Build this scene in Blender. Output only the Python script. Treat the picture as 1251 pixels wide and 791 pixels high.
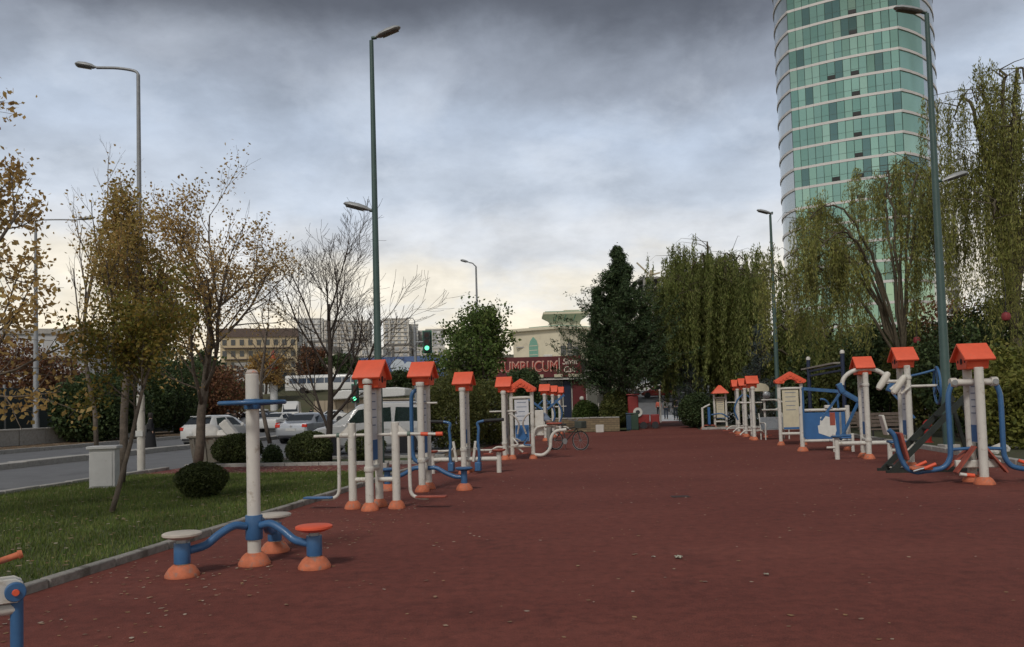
import bpy, bmesh, math, random
import numpy as np
from mathutils import Matrix, Vector
PI = math.pi; RAD = math.radians
random.seed(7)
for o in list(bpy.data.objects): bpy.data.objects.remove(o)
S = bpy.context.scene
C = S.collection

# ------------------------------------------------------------------ camera
F_PX, PPX, PPY, CH = 980.0, 625.5, 450.0, 1.65
CAM_R = Matrix.Rotation(PI/2 + RAD(2.51), 3, 'X') @ Matrix.Rotation(RAD(-1.6), 3, 'Z')
cam = bpy.data.objects.new('camera', bpy.data.cameras.new('camera')); C.objects.link(cam)
cam.matrix_world = Matrix.Translation((0, 0, CH)) @ CAM_R.to_4x4()
cam.data.sensor_width = 36; cam.data.lens = 36*F_PX/1251
cam.data.shift_y = (PPY-395.5)/1251
cam.data.clip_start = 0.05; cam.data.clip_end = 6000
S.camera = cam
# ------------------------------------------------------------------ light
SUN_EL, SUN_AZ = 46, 200      # azimuth clockwise from +Y (behind the camera, a little left)
S.view_settings.view_transform = 'Standard'; S.view_settings.look = 'None'
S.view_settings.exposure = .22; S.view_settings.gamma = 1
sl = bpy.data.lights.new('sun', 'SUN'); sl.energy = 1.5; sl.angle = RAD(13); sl.color = (1, .95, .88)
sun = bpy.data.objects.new('sun', sl); C.objects.link(sun)
_a, _e = RAD(SUN_AZ), RAD(SUN_EL)
sv = Vector((math.sin(_a)*math.cos(_e), math.cos(_a)*math.cos(_e), math.sin(_e)))
sun.rotation_euler = (-sv).to_track_quat('-Z', 'Y').to_euler()

W = bpy.data.worlds.new('World'); S.world = W; W.use_nodes = True
def world():
    nt = W.node_tree; N = nt.nodes; L = nt.links; N.clear()
    out = N.new('ShaderNodeOutputWorld')
    sky = N.new('ShaderNodeTexSky'); sky.sky_type = 'NISHITA'; sky.sun_disc = False
    sky.sun_elevation = RAD(SUN_EL); sky.sun_rotation = RAD(SUN_AZ)
    b1 = N.new('ShaderNodeBackground'); b1.inputs[1].default_value = .1; L.new(sky.outputs[0], b1.inputs[0])
    tc = N.new('ShaderNodeTexCoord'); sep = N.new('ShaderNodeSeparateXYZ'); L.new(tc.outputs['Generated'], sep.inputs[0])
    def math_(op, a, b=None, cl=False):
        m = N.new('ShaderNodeMath'); m.operation = op; m.use_clamp = cl
        for i, v in enumerate((a, b)):
            if v is None: continue
            if isinstance(v, (int, float)): m.inputs[i].default_value = v
            else: L.new(v, m.inputs[i])
        return m.outputs[0]
    z = math_('MAXIMUM', sep.outputs[2], 0.0)
    zz = math_('ADD', z, .32)
    cx = math_('DIVIDE', sep.outputs[0], zz); cy = math_('DIVIDE', sep.outputs[1], zz)
    cmb = N.new('ShaderNodeCombineXYZ'); L.new(cx, cmb.inputs[0]); L.new(cy, cmb.inputs[1])
    def noise(scale, det, rough, off, dist=.3):
        mp = N.new('ShaderNodeMapping'); mp.inputs['Location'].default_value = off; L.new(cmb.outputs[0], mp.inputs[0])
        n = N.new('ShaderNodeTexNoise'); n.inputs['Scale'].default_value = scale; n.inputs['Detail'].default_value = det
        n.inputs['Roughness'].default_value = rough; n.inputs['Distortion'].default_value = dist
        L.new(mp.outputs[0], n.inputs[0]); return n.outputs[0]
    n1 = noise(2.1, 9, .56, (3.1, 1.7, 0), .15); n2 = noise(5.0, 9, .6, (7.3, 2.2, 4), .1); n3 = noise(.7, 3, .5, (11.4, 5.2, 0))
    # height in the cloud deck, pushed up and down by the large cloud masses
    zn = math_('ADD', z, math_('MULTIPLY', math_('SUBTRACT', n1, .5), .14))
    zn = math_('ADD', zn, math_('MULTIPLY', math_('SUBTRACT', n3, .5), .10))
    cr = N.new('ShaderNodeValToRGB'); L.new(zn, cr.inputs[0])
    r = cr.color_ramp; r.interpolation = 'EASE'
    stops = [(0, (1.0, .85, .60)), (.08, (.98, .86, .66)), (.15, (.90, .83, .70)), (.20, (.70, .72, .75)), (.25, (.55, .61, .70)),
             (.33, (.47, .54, .65)), (.39, (.31, .345, .41)), (.445, (.12, .13, .155)), (.52, (.05, .054, .064)), (.72, (.14, .148, .165)), (1, (.27, .28, .30))]
    while len(r.elements) < len(stops): r.elements.new(.5)
    for e, (p, c) in zip(r.elements, stops): e.position = p; e.color = (*c, 1)
    # wisps and lumps
    f2 = math_('ADD', math_('MULTIPLY', n2, .9), .60)
    mul = N.new('ShaderNodeVectorMath'); mul.operation = 'SCALE'; L.new(cr.outputs[0], mul.inputs[0]); L.new(f2, mul.inputs['Scale'])
    n4 = noise(2.6, 9, .6, (1.3, 9.1, 2), .2)
    br = N.new('ShaderNodeMapRange'); br.inputs[1].default_value = .50; br.inputs[2].default_value = .74; br.inputs[3].default_value = 0; br.inputs[4].default_value = .75; L.new(n4, br.inputs[0])
    hb = N.new('ShaderNodeMapRange'); hb.inputs[1].default_value = .46; hb.inputs[2].default_value = .30; hb.inputs[3].default_value = 0; hb.inputs[4].default_value = 1; L.new(z, hb.inputs[0])
    bm_ = N.new('ShaderNodeMix'); bm_.data_type = 'RGBA'; L.new(math_('MULTIPLY', br.outputs[0], hb.outputs[0]), bm_.inputs[0]); L.new(mul.outputs[0], bm_.inputs[6]); bm_.inputs[7].default_value = (.80, .86, .95, 1)
    b2 = N.new('ShaderNodeBackground'); b2.inputs[1].default_value = .87; L.new(bm_.outputs[2], b2.inputs[0])
    mx = N.new('ShaderNodeMixShader'); mx.inputs[0].default_value = .93
    L.new(b1.outputs[0], mx.inputs[1]); L.new(b2.outputs[0], mx.inputs[2]); L.new(mx.outputs[0], out.inputs[0])
world()

# ------------------------------------------------------------------ pixel helpers (a pixel gives a direction, the ground or a distance the rest)
def ray(px, py): return CAM_R @ Vector(((px-PPX)/F_PX, -(py-PPY)/F_PX, -1))
def G(px, py, z=0.0):
    v = ray(px, py); t = (z-CH)/v.z; return Vector((v.x*t, v.y*t, z))
def H(px, py, Y):
    v = ray(px, py); t = Y/v.y; return Vector((v.x*t, Y, CH+v.z*t))
AXA = RAD(8.5); ca, sa = math.cos(AXA), math.sin(AXA); AXR = -AXA      # park axis, 8.5 degrees right of +Y
def A(u, v, z=0.0): return Vector((u*ca+v*sa, -u*sa+v*ca, z))
def UV(p): return p.x*ca-p.y*sa, p.x*sa+p.y*ca

# ------------------------------------------------------------------ materials
MATS = {}
def mat(name, col, rough=.6, metal=0, var=.15, scale=8, bump=0, bscale=40, spec=.5, col2=None, coat=0, grime=None, coords='Object'):
    if name in MATS: return MATS[name]
    m = bpy.data.materials.new(name); m.use_nodes = True; nt = m.node_tree; N = nt.nodes; L = nt.links
    b = N['Principled BSDF']; b.inputs['Roughness'].default_value = rough; b.inputs['Metallic'].default_value = metal
    b.inputs['Specular IOR Level'].default_value = spec; b.inputs['Coat Weight'].default_value = coat
    tc = N.new('ShaderNodeTexCoord')
    n = N.new('ShaderNodeTexNoise'); n.inputs['Scale'].default_value = scale; n.inputs['Detail'].default_value = 6; n.inputs['Roughness'].default_value = .65
    L.new(tc.outputs[coords], n.inputs[0])
    cr = N.new('ShaderNodeValToRGB'); L.new(n.outputs[0], cr.inputs[0])
    c2 = col2 or tuple(c*(1+var) for c in col); c1 = col if col2 else tuple(c*(1-var) for c in col)
    e = cr.color_ramp.elements; e[0].position = .33; e[1].position = .67; e[0].color = (*c1, 1); e[1].color = (*c2, 1)
    res = cr.outputs[0]
    if grime:                                   # (colour, scale, threshold): patchy dirt / worn spots
        g = N.new('ShaderNodeTexNoise'); g.inputs['Scale'].default_value = grime[1]; g.inputs['Detail'].default_value = 8; g.inputs['Roughness'].default_value = .7
        L.new(tc.outputs[coords], g.inputs[0])
        gr = N.new('ShaderNodeMapRange'); gr.inputs[1].default_value = grime[2]; gr.inputs[2].default_value = grime[2]+.12; L.new(g.outputs[0], gr.inputs[0])
        mx = N.new('ShaderNodeMix'); mx.data_type = 'RGBA'; L.new(gr.outputs[0], mx.inputs[0]); L.new(res, mx.inputs[6]); mx.inputs[7].default_value = (*grime[0], 1)
        res = mx.outputs[2]
    L.new(res, b.inputs['Base Color'])
    if bump:
        n2 = N.new('ShaderNodeTexNoise'); n2.inputs['Scale'].default_value = bscale; n2.inputs['Detail'].default_value = 4; L.new(tc.outputs[coords], n2.inputs[0])
        bp = N.new('ShaderNodeBump'); bp.inputs['Strength'].default_value = bump; bp.inputs['Distance'].default_value = .02
        L.new(n2.outputs[0], bp.inputs['Height']); L.new(bp.outputs[0], b.inputs['Normal'])
    MATS[name] = m; return m
def leafmat(name, cols, trans=.3, rough=.6):
    if name in MATS: return MATS[name]
    m = bpy.data.materials.new(name); m.use_nodes = True; nt = m.node_tree; N = nt.nodes; L = nt.links
    b = N['Principled BSDF']; b.inputs['Roughness'].default_value = rough; b.inputs['Specular IOR Level'].default_value = .25
    g = N.new('ShaderNodeNewGeometry'); cr = N.new('ShaderNodeValToRGB'); L.new(g.outputs['Random Per Island'], cr.inputs[0])
    els = cr.color_ramp.elements
    while len(els) < len(cols): els.new(.5)
    for i, (e, c) in enumerate(zip(els, cols)): e.position = i/max(1, len(cols)-1); e.color = (*c, 1)
    tc = N.new('ShaderNodeTexCoord'); n = N.new('ShaderNodeTexNoise'); n.inputs['Scale'].default_value = .9; n.inputs['Detail'].default_value = 3
    L.new(tc.outputs['Object'], n.inputs[0])
    mr = N.new('ShaderNodeMapRange'); mr.inputs[1].default_value = .3; mr.inputs[2].default_value = .7; mr.inputs[3].default_value = .65; mr.inputs[4].default_value = 1.3
    L.new(n.outputs[0], mr.inputs[0])
    sc = N.new('ShaderNodeVectorMath'); sc.operation = 'SCALE'; L.new(cr.outputs[0], sc.inputs[0]); L.new(mr.outputs[0], sc.inputs['Scale'])
    L.new(sc.outputs[0], b.inputs['Base Color'])
    t = N.new('ShaderNodeBsdfTranslucent'); L.new(sc.outputs[0], t.inputs[0])
    mx = N.new('ShaderNodeMixShader'); mx.inputs[0].default_value = trans
    L.new(b.outputs[0], mx.inputs[1]); L.new(t.outputs[0], mx.inputs[2]); L.new(mx.outputs[0], N['Material Output'].inputs[0])
    MATS[name] = m; return m
def emat(name, col, st):
    if name in MATS: return MATS[name]
    m = bpy.data.materials.new(name); m.use_nodes = True; b = m.node_tree.nodes['Principled BSDF']
    b.inputs['Base Color'].default_value = (*col, 1); b.inputs['Emission Color'].default_value = (*col, 1); b.inputs['Emission Strength'].default_value = st
    MATS[name] = m; return m
def panemat(name, cols, metal=.55, rough=.08):
    if name in MATS: return MATS[name]
    m = bpy.data.materials.new(name); m.use_nodes = True; nt = m.node_tree; N = nt.nodes; L = nt.links
    b = N['Principled BSDF']; b.inputs['Roughness'].default_value = rough; b.inputs['Metallic'].default_value = metal
    oi = N.new('ShaderNodeObjectInfo'); cr = N.new('ShaderNodeValToRGB'); L.new(oi.outputs['Random'], cr.inputs[0])
    cr.color_ramp.interpolation = 'CONSTANT'
    els = cr.color_ramp.elements
    while len(els) < len(cols): els.new(.5)
    for i, (e, c) in enumerate(zip(els, cols)): e.position = i/len(cols); e.color = (*c, 1)
    L.new(cr.outputs[0], b.inputs['Base Color']); MATS[name] = m; return m

WHITE = mat('white_paint', (.57, .55, .50), .5, var=.08, scale=5, grime=((.33, .28, .215), 7, .56), bump=.05, bscale=30)
BLUE = mat('blue_paint', (.035, .115, .255), .45, var=.15, scale=6, grime=((.20, .25, .33), 17, .665), coat=.1)
BLUED = mat('blue_board', (.03, .12, .30), .6, var=.1, scale=4, grime=((.16, .24, .36), 10, .66))
ORANGE = mat('orange_plastic', (.72, .105, .045), .55, var=.1, scale=4, grime=((.56, .15, .085), 9, .6), bump=.05)
DOME = mat('faded_orange_plastic', (.50, .145, .07), .8, var=.2, scale=9, grime=((.30, .17, .13), 12, .53), bump=.15)
DISCW = mat('worn_disc', (.50, .45, .39), .7, var=.1, scale=9, grime=((.55, .2, .12), 12, .66))
HOLE = mat('dark_hole', (.05, .012, .01), .9)
BLACKR = mat('black_rubber', (.02, .02, .022), .7)
METAL = mat('grey_metal', (.33, .34, .35), .45, .7, grime=((.22, .18, .15), 8, .6))
GREENP = mat('green_pole_paint', (.045, .085, .075), .5, var=.12, scale=3, grime=((.10, .13, .12), 7, .62))
GREYP = mat('galvanised_pole', (.25, .26, .27), .5, .3, var=.12)
LAMPM = mat('lamp_shell', (.30, .31, .31), .45, .1)
LAMPG = mat('lamp_glass', (.12, .12, .11), .25)
CONC = mat('concrete', (.34, .325, .30), .9, var=.15, scale=6, bump=.3, bscale=60, grime=((.2, .19, .17), 4, .58))
CONCW = mat('pale_concrete', (.52, .50, .46), .85, var=.1, scale=3, bump=.15, grime=((.33, .31, .28), 4, .6))
WOOD = mat('wood', (.16, .09, .05), .7, var=.25, scale=10)
REDB = mat('red_board', (.30, .07, .045), .7, var=.2, scale=9)
BARK = mat('bark', (.115, .092, .072), .9, var=.35, scale=9, bump=.6, bscale=25)
BARKD = mat('dark_bark', (.055, .042, .034), .9, var=.3, scale=9, bump=.6, bscale=25)
TYRE = mat('tyre', (.018, .018, .018), .8)
RIM = mat('rim', (.4, .4, .41), .35, .8)
CGLASS = mat('car_glass', (.015, .02, .024), .08, 0, spec=.8)
CGREEN = mat('green_car_glass', (.05, .16, .09), .1, 0, spec=.8)
TAIL = mat('tail_lamp', (.55, .03, .015), .25)
HEADL = mat('head_lamp', (.6, .6, .58), .15)
PLATE = mat('number_plate', (.5, .5, .48), .5)
DARKT = mat('dark_trim', (.025, .025, .028), .6)
CREAM = mat('cream_wall', (.60, .54, .40), .85, var=.06, scale=.8, grime=((.48, .42, .31), .7, .6))
GREENT = mat('green_trim', (.17, .33, .25), .6, var=.1)
WINDK = mat('dark_window', (.03, .04, .05), .15, spec=.7)
BURG = mat('burgundy_board', (.12, .018, .02), .5, var=.15, scale=2)

# ------------------------------------------------------------------ mesh builder
class MB:
    def __init__(s): s.v = []; s.f = []; s.mi = []; s.cur = 0
    def add(s, vs, fs):
        o = len(s.v); s.v += [tuple(p) for p in vs]
        for f in fs: s.f.append(tuple(i+o for i in f)); s.mi.append(s.cur)
        return s
    def box(s, c, size, rot=None):
        x, y, z = (d/2 for d in size); P = [Vector((i*x, j*y, k*z)) for i in (-1, 1) for j in (-1, 1) for k in (-1, 1)]
        if rot is not None: P = [rot @ p for p in P]
        c = Vector(c)
        return s.add([p+c for p in P], [(0,1,3,2),(4,6,7,5),(0,4,5,1),(2,3,7,6),(0,2,6,4),(1,5,7,3)])
    def bar(s, a, b, w, h=None):                         # rectangular bar from a to b
        a, b = Vector(a), Vector(b); d = b-a; q = d.to_track_quat('Y', 'Z').to_matrix()
        return s.box((a+b)/2, (w, d.length, h or w), q)
    def tube(s, path, rad, n=10, cap=True):
        P = [Vector(p) for p in path]; k = len(P)
        R = list(rad) if hasattr(rad, '__len__') else [rad]*k
        T = [(P[min(i+1, k-1)]-P[max(i-1, 0)]).normalized() for i in range(k)]
        nrm = T[0].orthogonal().normalized(); vs = []
        for i in range(k):
            nrm = (nrm - T[i]*nrm.dot(T[i]))
            nrm = nrm.normalized() if nrm.length > 1e-6 else T[i].orthogonal().normalized()
            bi = T[i].cross(nrm)
            for j in range(n):
                a = 2*PI*j/n; vs.append(P[i]+(nrm*math.cos(a)+bi*math.sin(a))*R[i])
        fs = [(i*n+j, i*n+(j+1) % n, (i+1)*n+(j+1) % n, (i+1)*n+j) for i in range(k-1) for j in range(n)]
        if cap: fs += [tuple(range(n-1, -1, -1)), tuple(range((k-1)*n, k*n))]
        return s.add(vs, fs)
    def lathe(s, prof, c=(0, 0, 0), n=20, rot=None):      # prof: (r, z) from bottom to top
        vs = []; c = Vector(c)
        for r, z in prof:
            for j in range(n):
                a = 2*PI*j/n; p = Vector((r*math.cos(a), r*math.sin(a), z))
                vs.append((rot @ p if rot is not None else p)+c)
        k = len(prof)
        fs = [(i*n+j, i*n+(j+1) % n, (i+1)*n+(j+1) % n, (i+1)*n+j) for i in range(k-1) for j in range(n)]
        fs += [tuple(range(n-1, -1, -1)), tuple(range((k-1)*n, k*n))]
        return s.add(vs, fs)
    def torus(s, c, R, r, rot=None, n=36, m=8, a0=0, a1=2*PI):
        full = abs(a1-a0-2*PI) < 1e-6; pts = []
        for i in range(n+(0 if full else 1)):
            a = a0+(a1-a0)*i/n; p = Vector((R*math.cos(a), R*math.sin(a), 0)); d = Vector((math.cos(a), math.sin(a), 0))
            for j in range(m):
                b = 2*PI*j/m; q = p+d*r*math.cos(b)+Vector((0, 0, r*math.sin(b)))
                pts.append((rot @ q if rot is not None else q)+Vector(c))
        k = len(pts)//m
        fs = [(i*m+j, ((i+1) % k)*m+j, ((i+1) % k)*m+(j+1) % m, i*m+(j+1) % m) for i in range(k if full else k-1) for j in range(m)]
        return s.add(pts, fs)
    def prism(s, poly, z0, z1, M=None):                   # poly in xy, extruded along z, then transformed by 4x4 M
        n = len(poly); vs = [Vector((x, y, z0)) for x, y in poly]+[Vector((x, y, z1)) for x, y in poly]
        if M is not None: vs = [M @ p for p in vs]
        return s.add(vs, [tuple(range(n-1, -1, -1)), tuple(range(n, 2*n))]+[(i, (i+1) % n, n+(i+1) % n, n+i) for i in range(n)])
    def build(s, name, m, parent=None, bevel=0, smooth=True, ang=38):
        me = bpy.data.meshes.new(name); me.from_pydata(s.v, [], s.f); me.update()
        ms = m if isinstance(m, (list, tuple)) else [m]
        for q in ms: me.materials.append(q)
        if len(ms) > 1: me.polygons.foreach_set('material_index', s.mi)
        bm = bmesh.new(); bm.from_mesh(me); bmesh.ops.recalc_face_normals(bm, faces=bm.faces); bm.to_mesh(me); bm.free()
        if smooth:
            me.polygons.foreach_set('use_smooth', [True]*len(me.polygons)); me.set_sharp_from_angle(angle=RAD(ang))
        o = bpy.data.objects.new(name, me); C.objects.link(o); o.parent = parent
        if bevel:
            b = o.modifiers.new('bevel', 'BEVEL'); b.width = bevel; b.segments = 2; b.limit_method = 'ANGLE'; b.angle_limit = RAD(40)
        return o
def crv(pts, k=6):                                       # Catmull-Rom resample
    P = [Vector(p) for p in pts]; Q = [2*P[0]-P[1]]+P+[2*P[-1]-P[-2]]; out = []
    for i in range(1, len(Q)-2):
        for j in range(k):
            t = j/k; a, b, c, d = Q[i-1:i+3]
            out.append(.5*((2*b)+(c-a)*t+(2*a-5*b+4*c-d)*t*t+(3*b-3*c+d-a)*t**3))
    return out+[P[-1]]
def tag(o, label, cat, group=None, kind=None):
    if label: o['label'] = label
    if cat: o['category'] = cat
    if group: o['group'] = group
    if kind: o['kind'] = kind
    return o
def thing(name, label, cat, loc=(0, 0, 0), rz=0, group=None):
    o = bpy.data.objects.new(name, None); C.objects.link(o); o.location = loc; o.rotation_euler = (0, 0, rz); o.empty_display_size = .2
    return tag(o, label, cat, group)
def struct(o): o['kind'] = 'structure'; return o
def child(o, parent, loc=None):                           # share mesh data
    c = o.copy(); C.objects.link(c); c.parent = parent
    if loc is not None: c.location = loc
    return c
def copy_tree(o, parent=None):
    c = o.copy(); C.objects.link(c); c.parent = parent
    for ch in o.children: copy_tree(ch, c)
    return c
def npmesh(name, verts, faces_flat, per, m, parent=None, smooth=False):
    me = bpy.data.meshes.new(name); nf = len(faces_flat)//per
    me.vertices.add(len(verts)); me.vertices.foreach_set('co', np.asarray(verts, np.float32).ravel())
    me.loops.add(len(faces_flat)); me.loops.foreach_set('vertex_index', np.asarray(faces_flat, np.int32))
    me.polygons.add(nf); me.polygons.foreach_set('loop_start', np.arange(0, nf*per, per, dtype=np.int32))
    me.update(calc_edges=True); me.materials.append(m)
    o = bpy.data.objects.new(name, me); C.objects.link(o); o.parent = parent
    return o
# ------------------------------------------------------------------ ground
def sheet(name, pts, z, m, sub=0):
    mb = MB(); mb.add([(p.x, p.y, z) for p in pts], [tuple(range(len(pts)))])
    return struct(mb.build(name, m, smooth=False))
def rect(u0, u1, v0, v1): return [A(u0, v0), A(u1, v0), A(u1, v1), A(u0, v1)]
EARTH = mat('earth', (.105, .085, .058), .95, scale=.6, col2=(.075, .082, .045), bump=.3, bscale=12)
ASPH = mat('asphalt', (.135, .137, .142), .85, var=.12, scale=1.3, bump=.25, bscale=120, grime=((.085, .086, .09), .35, .56))
DRY = mat('dry_leaf_soil', (.16, .105, .06), .95, scale=3, col2=(.09, .07, .04), bump=.5, bscale=30, grime=((.24, .15, .07), 6, .58))
MULCH = mat('red_mulch', (.20, .045, .04), .9, scale=5, col2=(.13, .035, .03), bump=.5, bscale=30, grime=((.30, .20, .12), 7, .6))
LAWNM = mat('lawn_soil', (.045, .062, .016), .95, scale=2.5, col2=(.075, .085, .03), bump=.4, bscale=40)
PAVE = mat('pale_paving', (.42, .43, .44), .85, var=.08, scale=.8, bump=.1)
sheet('ground', [Vector((-3000, -500, 0)), Vector((3000, -500, 0)), Vector((3000, 4000, 0)), Vector((-3000, 4000, 0))], -.03, EARTH)
def redmat():
    m = bpy.data.materials.new('red_rubber'); m.use_nodes = True; nt = m.node_tree; N = nt.nodes; L = nt.links
    b = N['Principled BSDF']; b.inputs['Roughness'].default_value = .9; b.inputs['Specular IOR Level'].default_value = .3
    tc = N.new('ShaderNodeTexCoord')
    def nz(sc, det, r=.6, st=None):
        n = N.new('ShaderNodeTexNoise'); n.inputs['Scale'].default_value = sc; n.inputs['Detail'].default_value = det; n.inputs['Roughness'].default_value = r
        if st:
            mp = N.new('ShaderNodeMapping'); mp.inputs['Scale'].default_value = st; L.new(tc.outputs['Object'], mp.inputs[0]); L.new(mp.outputs[0], n.inputs[0])
        else: L.new(tc.outputs['Object'], n.inputs[0])
        return n.outputs[0]
    def ramp(s, stops):
        r = N.new('ShaderNodeValToRGB'); L.new(s, r.inputs[0]); e = r.color_ramp.elements
        while len(e) < len(stops): e.new(.5)
        for q, (p, c) in zip(e, stops): q.position = p; q.color = (*c, 1)
        return r.outputs[0]
    base = ramp(nz(.22, 6, .6, (.55, 1.5, 1)), [(.3, (.122, .032, .024)), (.5, (.156, .044, .032)), (.72, (.19, .058, .042))])
    fine = ramp(nz(95, 3, .7), [(.3, (.55, .5, .5)), (.5, (1, 1, 1)), (.72, (1.5, 1.45, 1.4))])
    mid = ramp(nz(7, 6, .75), [(.3, (.66, .66, .66)), (.52, (1, 1, 1)), (.75, (1.35, 1.33, 1.3))])
    def mulc(a, c):
        v = N.new('ShaderNodeVectorMath'); v.operation = 'MULTIPLY'; L.new(a, v.inputs[0]); L.new(c, v.inputs[1]); return v.outputs[0]
    st = ramp(nz(.9, 8, .68), [(.30, (.76, .76, .78)), (.42, (1, 1, 1)), (.62, (1, 1, 1)), (.74, (1.14, 1.15, 1.15))])
    col = mulc(mulc(mulc(base, fine), mid), st)
    mx = N.new('ShaderNodeMix'); mx.data_type = 'RGBA'                       # pale grit and crumbs
    g = N.new('ShaderNodeMapRange'); g.inputs[1].default_value = .735; g.inputs[2].default_value = .78; L.new(nz(42, 2, .5), g.inputs[0])
    L.new(g.outputs[0], mx.inputs[0]); L.new(col, mx.inputs[6]); mx.inputs[7].default_value = (.33, .22, .17, 1)
    L.new(mx.outputs[2], b.inputs['Base Color'])
    bp = N.new('ShaderNodeBump'); bp.inputs['Strength'].default_value = .5; bp.inputs['Distance'].default_value = .008
    L.new(nz(110, 4, .7), bp.inputs['Height']); L.new(bp.outputs[0], b.inputs['Normal'])
    return m
RED = redmat()
sheet('exercise_floor', rect(-5.62, 8.2, -8, 43), 0, RED)
sheet('red_path', rect(-.2, 3.4, 43, 61), 0, RED)
sheet('plaza', rect(-16, 30, 61, 150), -.004, PAVE)
sheet('road', rect(-28.2, -13.1, -60, 135), -.012, ASPH)
sheet('side_street', rect(-13.1, -6.6, 24.3, 135), -.012, ASPH)
sheet('lawn', rect(-13, -5.74, -8, 19.4), .05, LAWNM)
sheet('mulch_strip', rect(-13, -5.74, 19.4, 21.7), .045, MULCH)
sheet('planting_strip', rect(-13, -5.74, 21.9, 24.1), .06, LAWNM)
sheet('hedge_bed', rect(-6.4, -5.64, 24.3, 43), .012, DRY)
sheet('far_verge', rect(-60, -28.4, -60, 135), .1, DRY)
sheet('planting_bed', rect(8.4, 60, -8, 60), .03, mat('bed_soil', (.06, .05, .028), .95, scale=2, col2=(.05, .065, .022), bump=.5, bscale=20))
sheet('cafe_garden', rect(-5.6, -.4, 44, 61), .05, mat('garden_soil', (.06, .06, .025), .95, scale=2, col2=(.05, .075, .02)))

# kerbs: every kerbstone of the near kerbs is a piece
def kerb(p0, p1, w=.15, h=.1, step=1.0, m=CONC, sink=.05):
    k = bpy.data.objects.new('kerb', None); C.objects.link(k); struct(k); d = p1-p0; n = max(1, round(d.length/step)); L_ = d.length/n
    k.location = p0; k.rotation_euler = (0, 0, math.atan2(d.y, d.x))
    mb = MB(); mb.box((L_/2, 0, (h-sink)/2), (L_-.012, w, h+sink)); o = mb.build('kerb_stone', m, k, bevel=.015)
    for i in range(n):
        q = o if i == 0 else child(o, k)
        q.location = (i*L_, random.uniform(-.006, .006), random.uniform(-.006, .006)); q.rotation_euler = (0, random.uniform(-.004, .004), random.uniform(-.006, .006))
kerb(A(-5.68, 0), A(-5.68, 24.2), w=.12, h=.09, m=mat('weathered_kerb', (.26, .245, .22), .92, var=.2, scale=7, bump=.4, bscale=50, grime=((.13, .12, .10), 3, .54)))
kerb(A(-13.05, 3), A(-13.05, 21), w=.18, h=.13)
kerb(A(-12.95, 21.8), A(-5.78, 21.8), w=.16, h=.14)
kerb(A(-12.95, 24.2), A(-5.78, 24.2), w=.16, h=.14)
kerb(A(-28.3, 14), A(-28.3, 100), w=.2, h=.18, step=3)
kerb(A(8.3, 8), A(8.3, 43), w=.18, h=.12)
kerb(A(3.5, 43.1), A(8.2, 43.1), w=.18, h=.12)
kerb(A(-20.2, 12), A(-20.2, 110), w=.7, h=.18, step=3)

gr_ = thing('drain_cover', 'dark slotted drain cover set in the red floor', 'drain cover', G(831, 607), 0)
mb = MB(); mb.box((0, 0, .003), (.3, .24, .004)); mb.build('frame', mat('drain_iron', (.05, .03, .028), .8), gr_)
for k in range(5): mb = MB(); mb.box((-.11+.055*k, 0, .0065), (.028, .2, .004)); mb.build('slat', mat('drain_iron', (.03, .03, .03)), gr_)
for px, py, s, lab in ((829, 683, .075, 'crumpled pale paper scrap on the red floor'), (936, 704, .045, 'small beige scrap on the open red floor'), (798, 682, .035, 'tiny tan scrap beside the paper on the red floor')):
    bm = bmesh.new(); bmesh.ops.create_grid(bm, x_segments=6, y_segments=6, size=s*.5)
    for v in bm.verts: v.co.z = .012+random.uniform(0, .35)*s; v.co.x += random.uniform(-.1, .1)*s
    me = bpy.data.meshes.new('paper_scrap'); bm.to_mesh(me); bm.free(); me.materials.append(mat('scrap', (.36, .36, .29), .9)); o = bpy.data.objects.new('paper_scrap', me); C.objects.link(o); o.location = G(px, py); tag(o, lab, 'litter', 'litter on the floor')
# grass blades and fallen leaves (nobody could count them)
def grass():
    rng = np.random.default_rng(3); n = 120000
    u = rng.uniform(-12.9, -5.78, n); v = 2+17.3*rng.random(n)**.9
    x = u*ca+v*sa; y = -u*sa+v*ca
    h = rng.uniform(.03, .085, n); a = rng.uniform(0, 2*PI, n); w = rng.uniform(.004, .009, n); ln = rng.uniform(0, .05, n); b = rng.uniform(0, 2*PI, n)
    P = np.zeros((n, 3, 3)); P[:, 0] = np.c_[x-w*np.cos(a), y-w*np.sin(a), np.full(n, .045)]; P[:, 1] = np.c_[x+w*np.cos(a), y+w*np.sin(a), np.full(n, .045)]
    P[:, 2] = np.c_[x+ln*np.cos(b), y+ln*np.sin(b), .05+h]
    o = npmesh('grass', P.reshape(-1, 3), np.arange(n*3), 3, leafmat('grass_blades', [(.08, .125, .022), (.115, .165, .033), (.17, .185, .055), (.08, .145, .028), (.24, .215, .09)], .3))
    tag(o, 'short green lawn grass beside the stone kerb', 'grass', kind='stuff')
grass()
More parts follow.
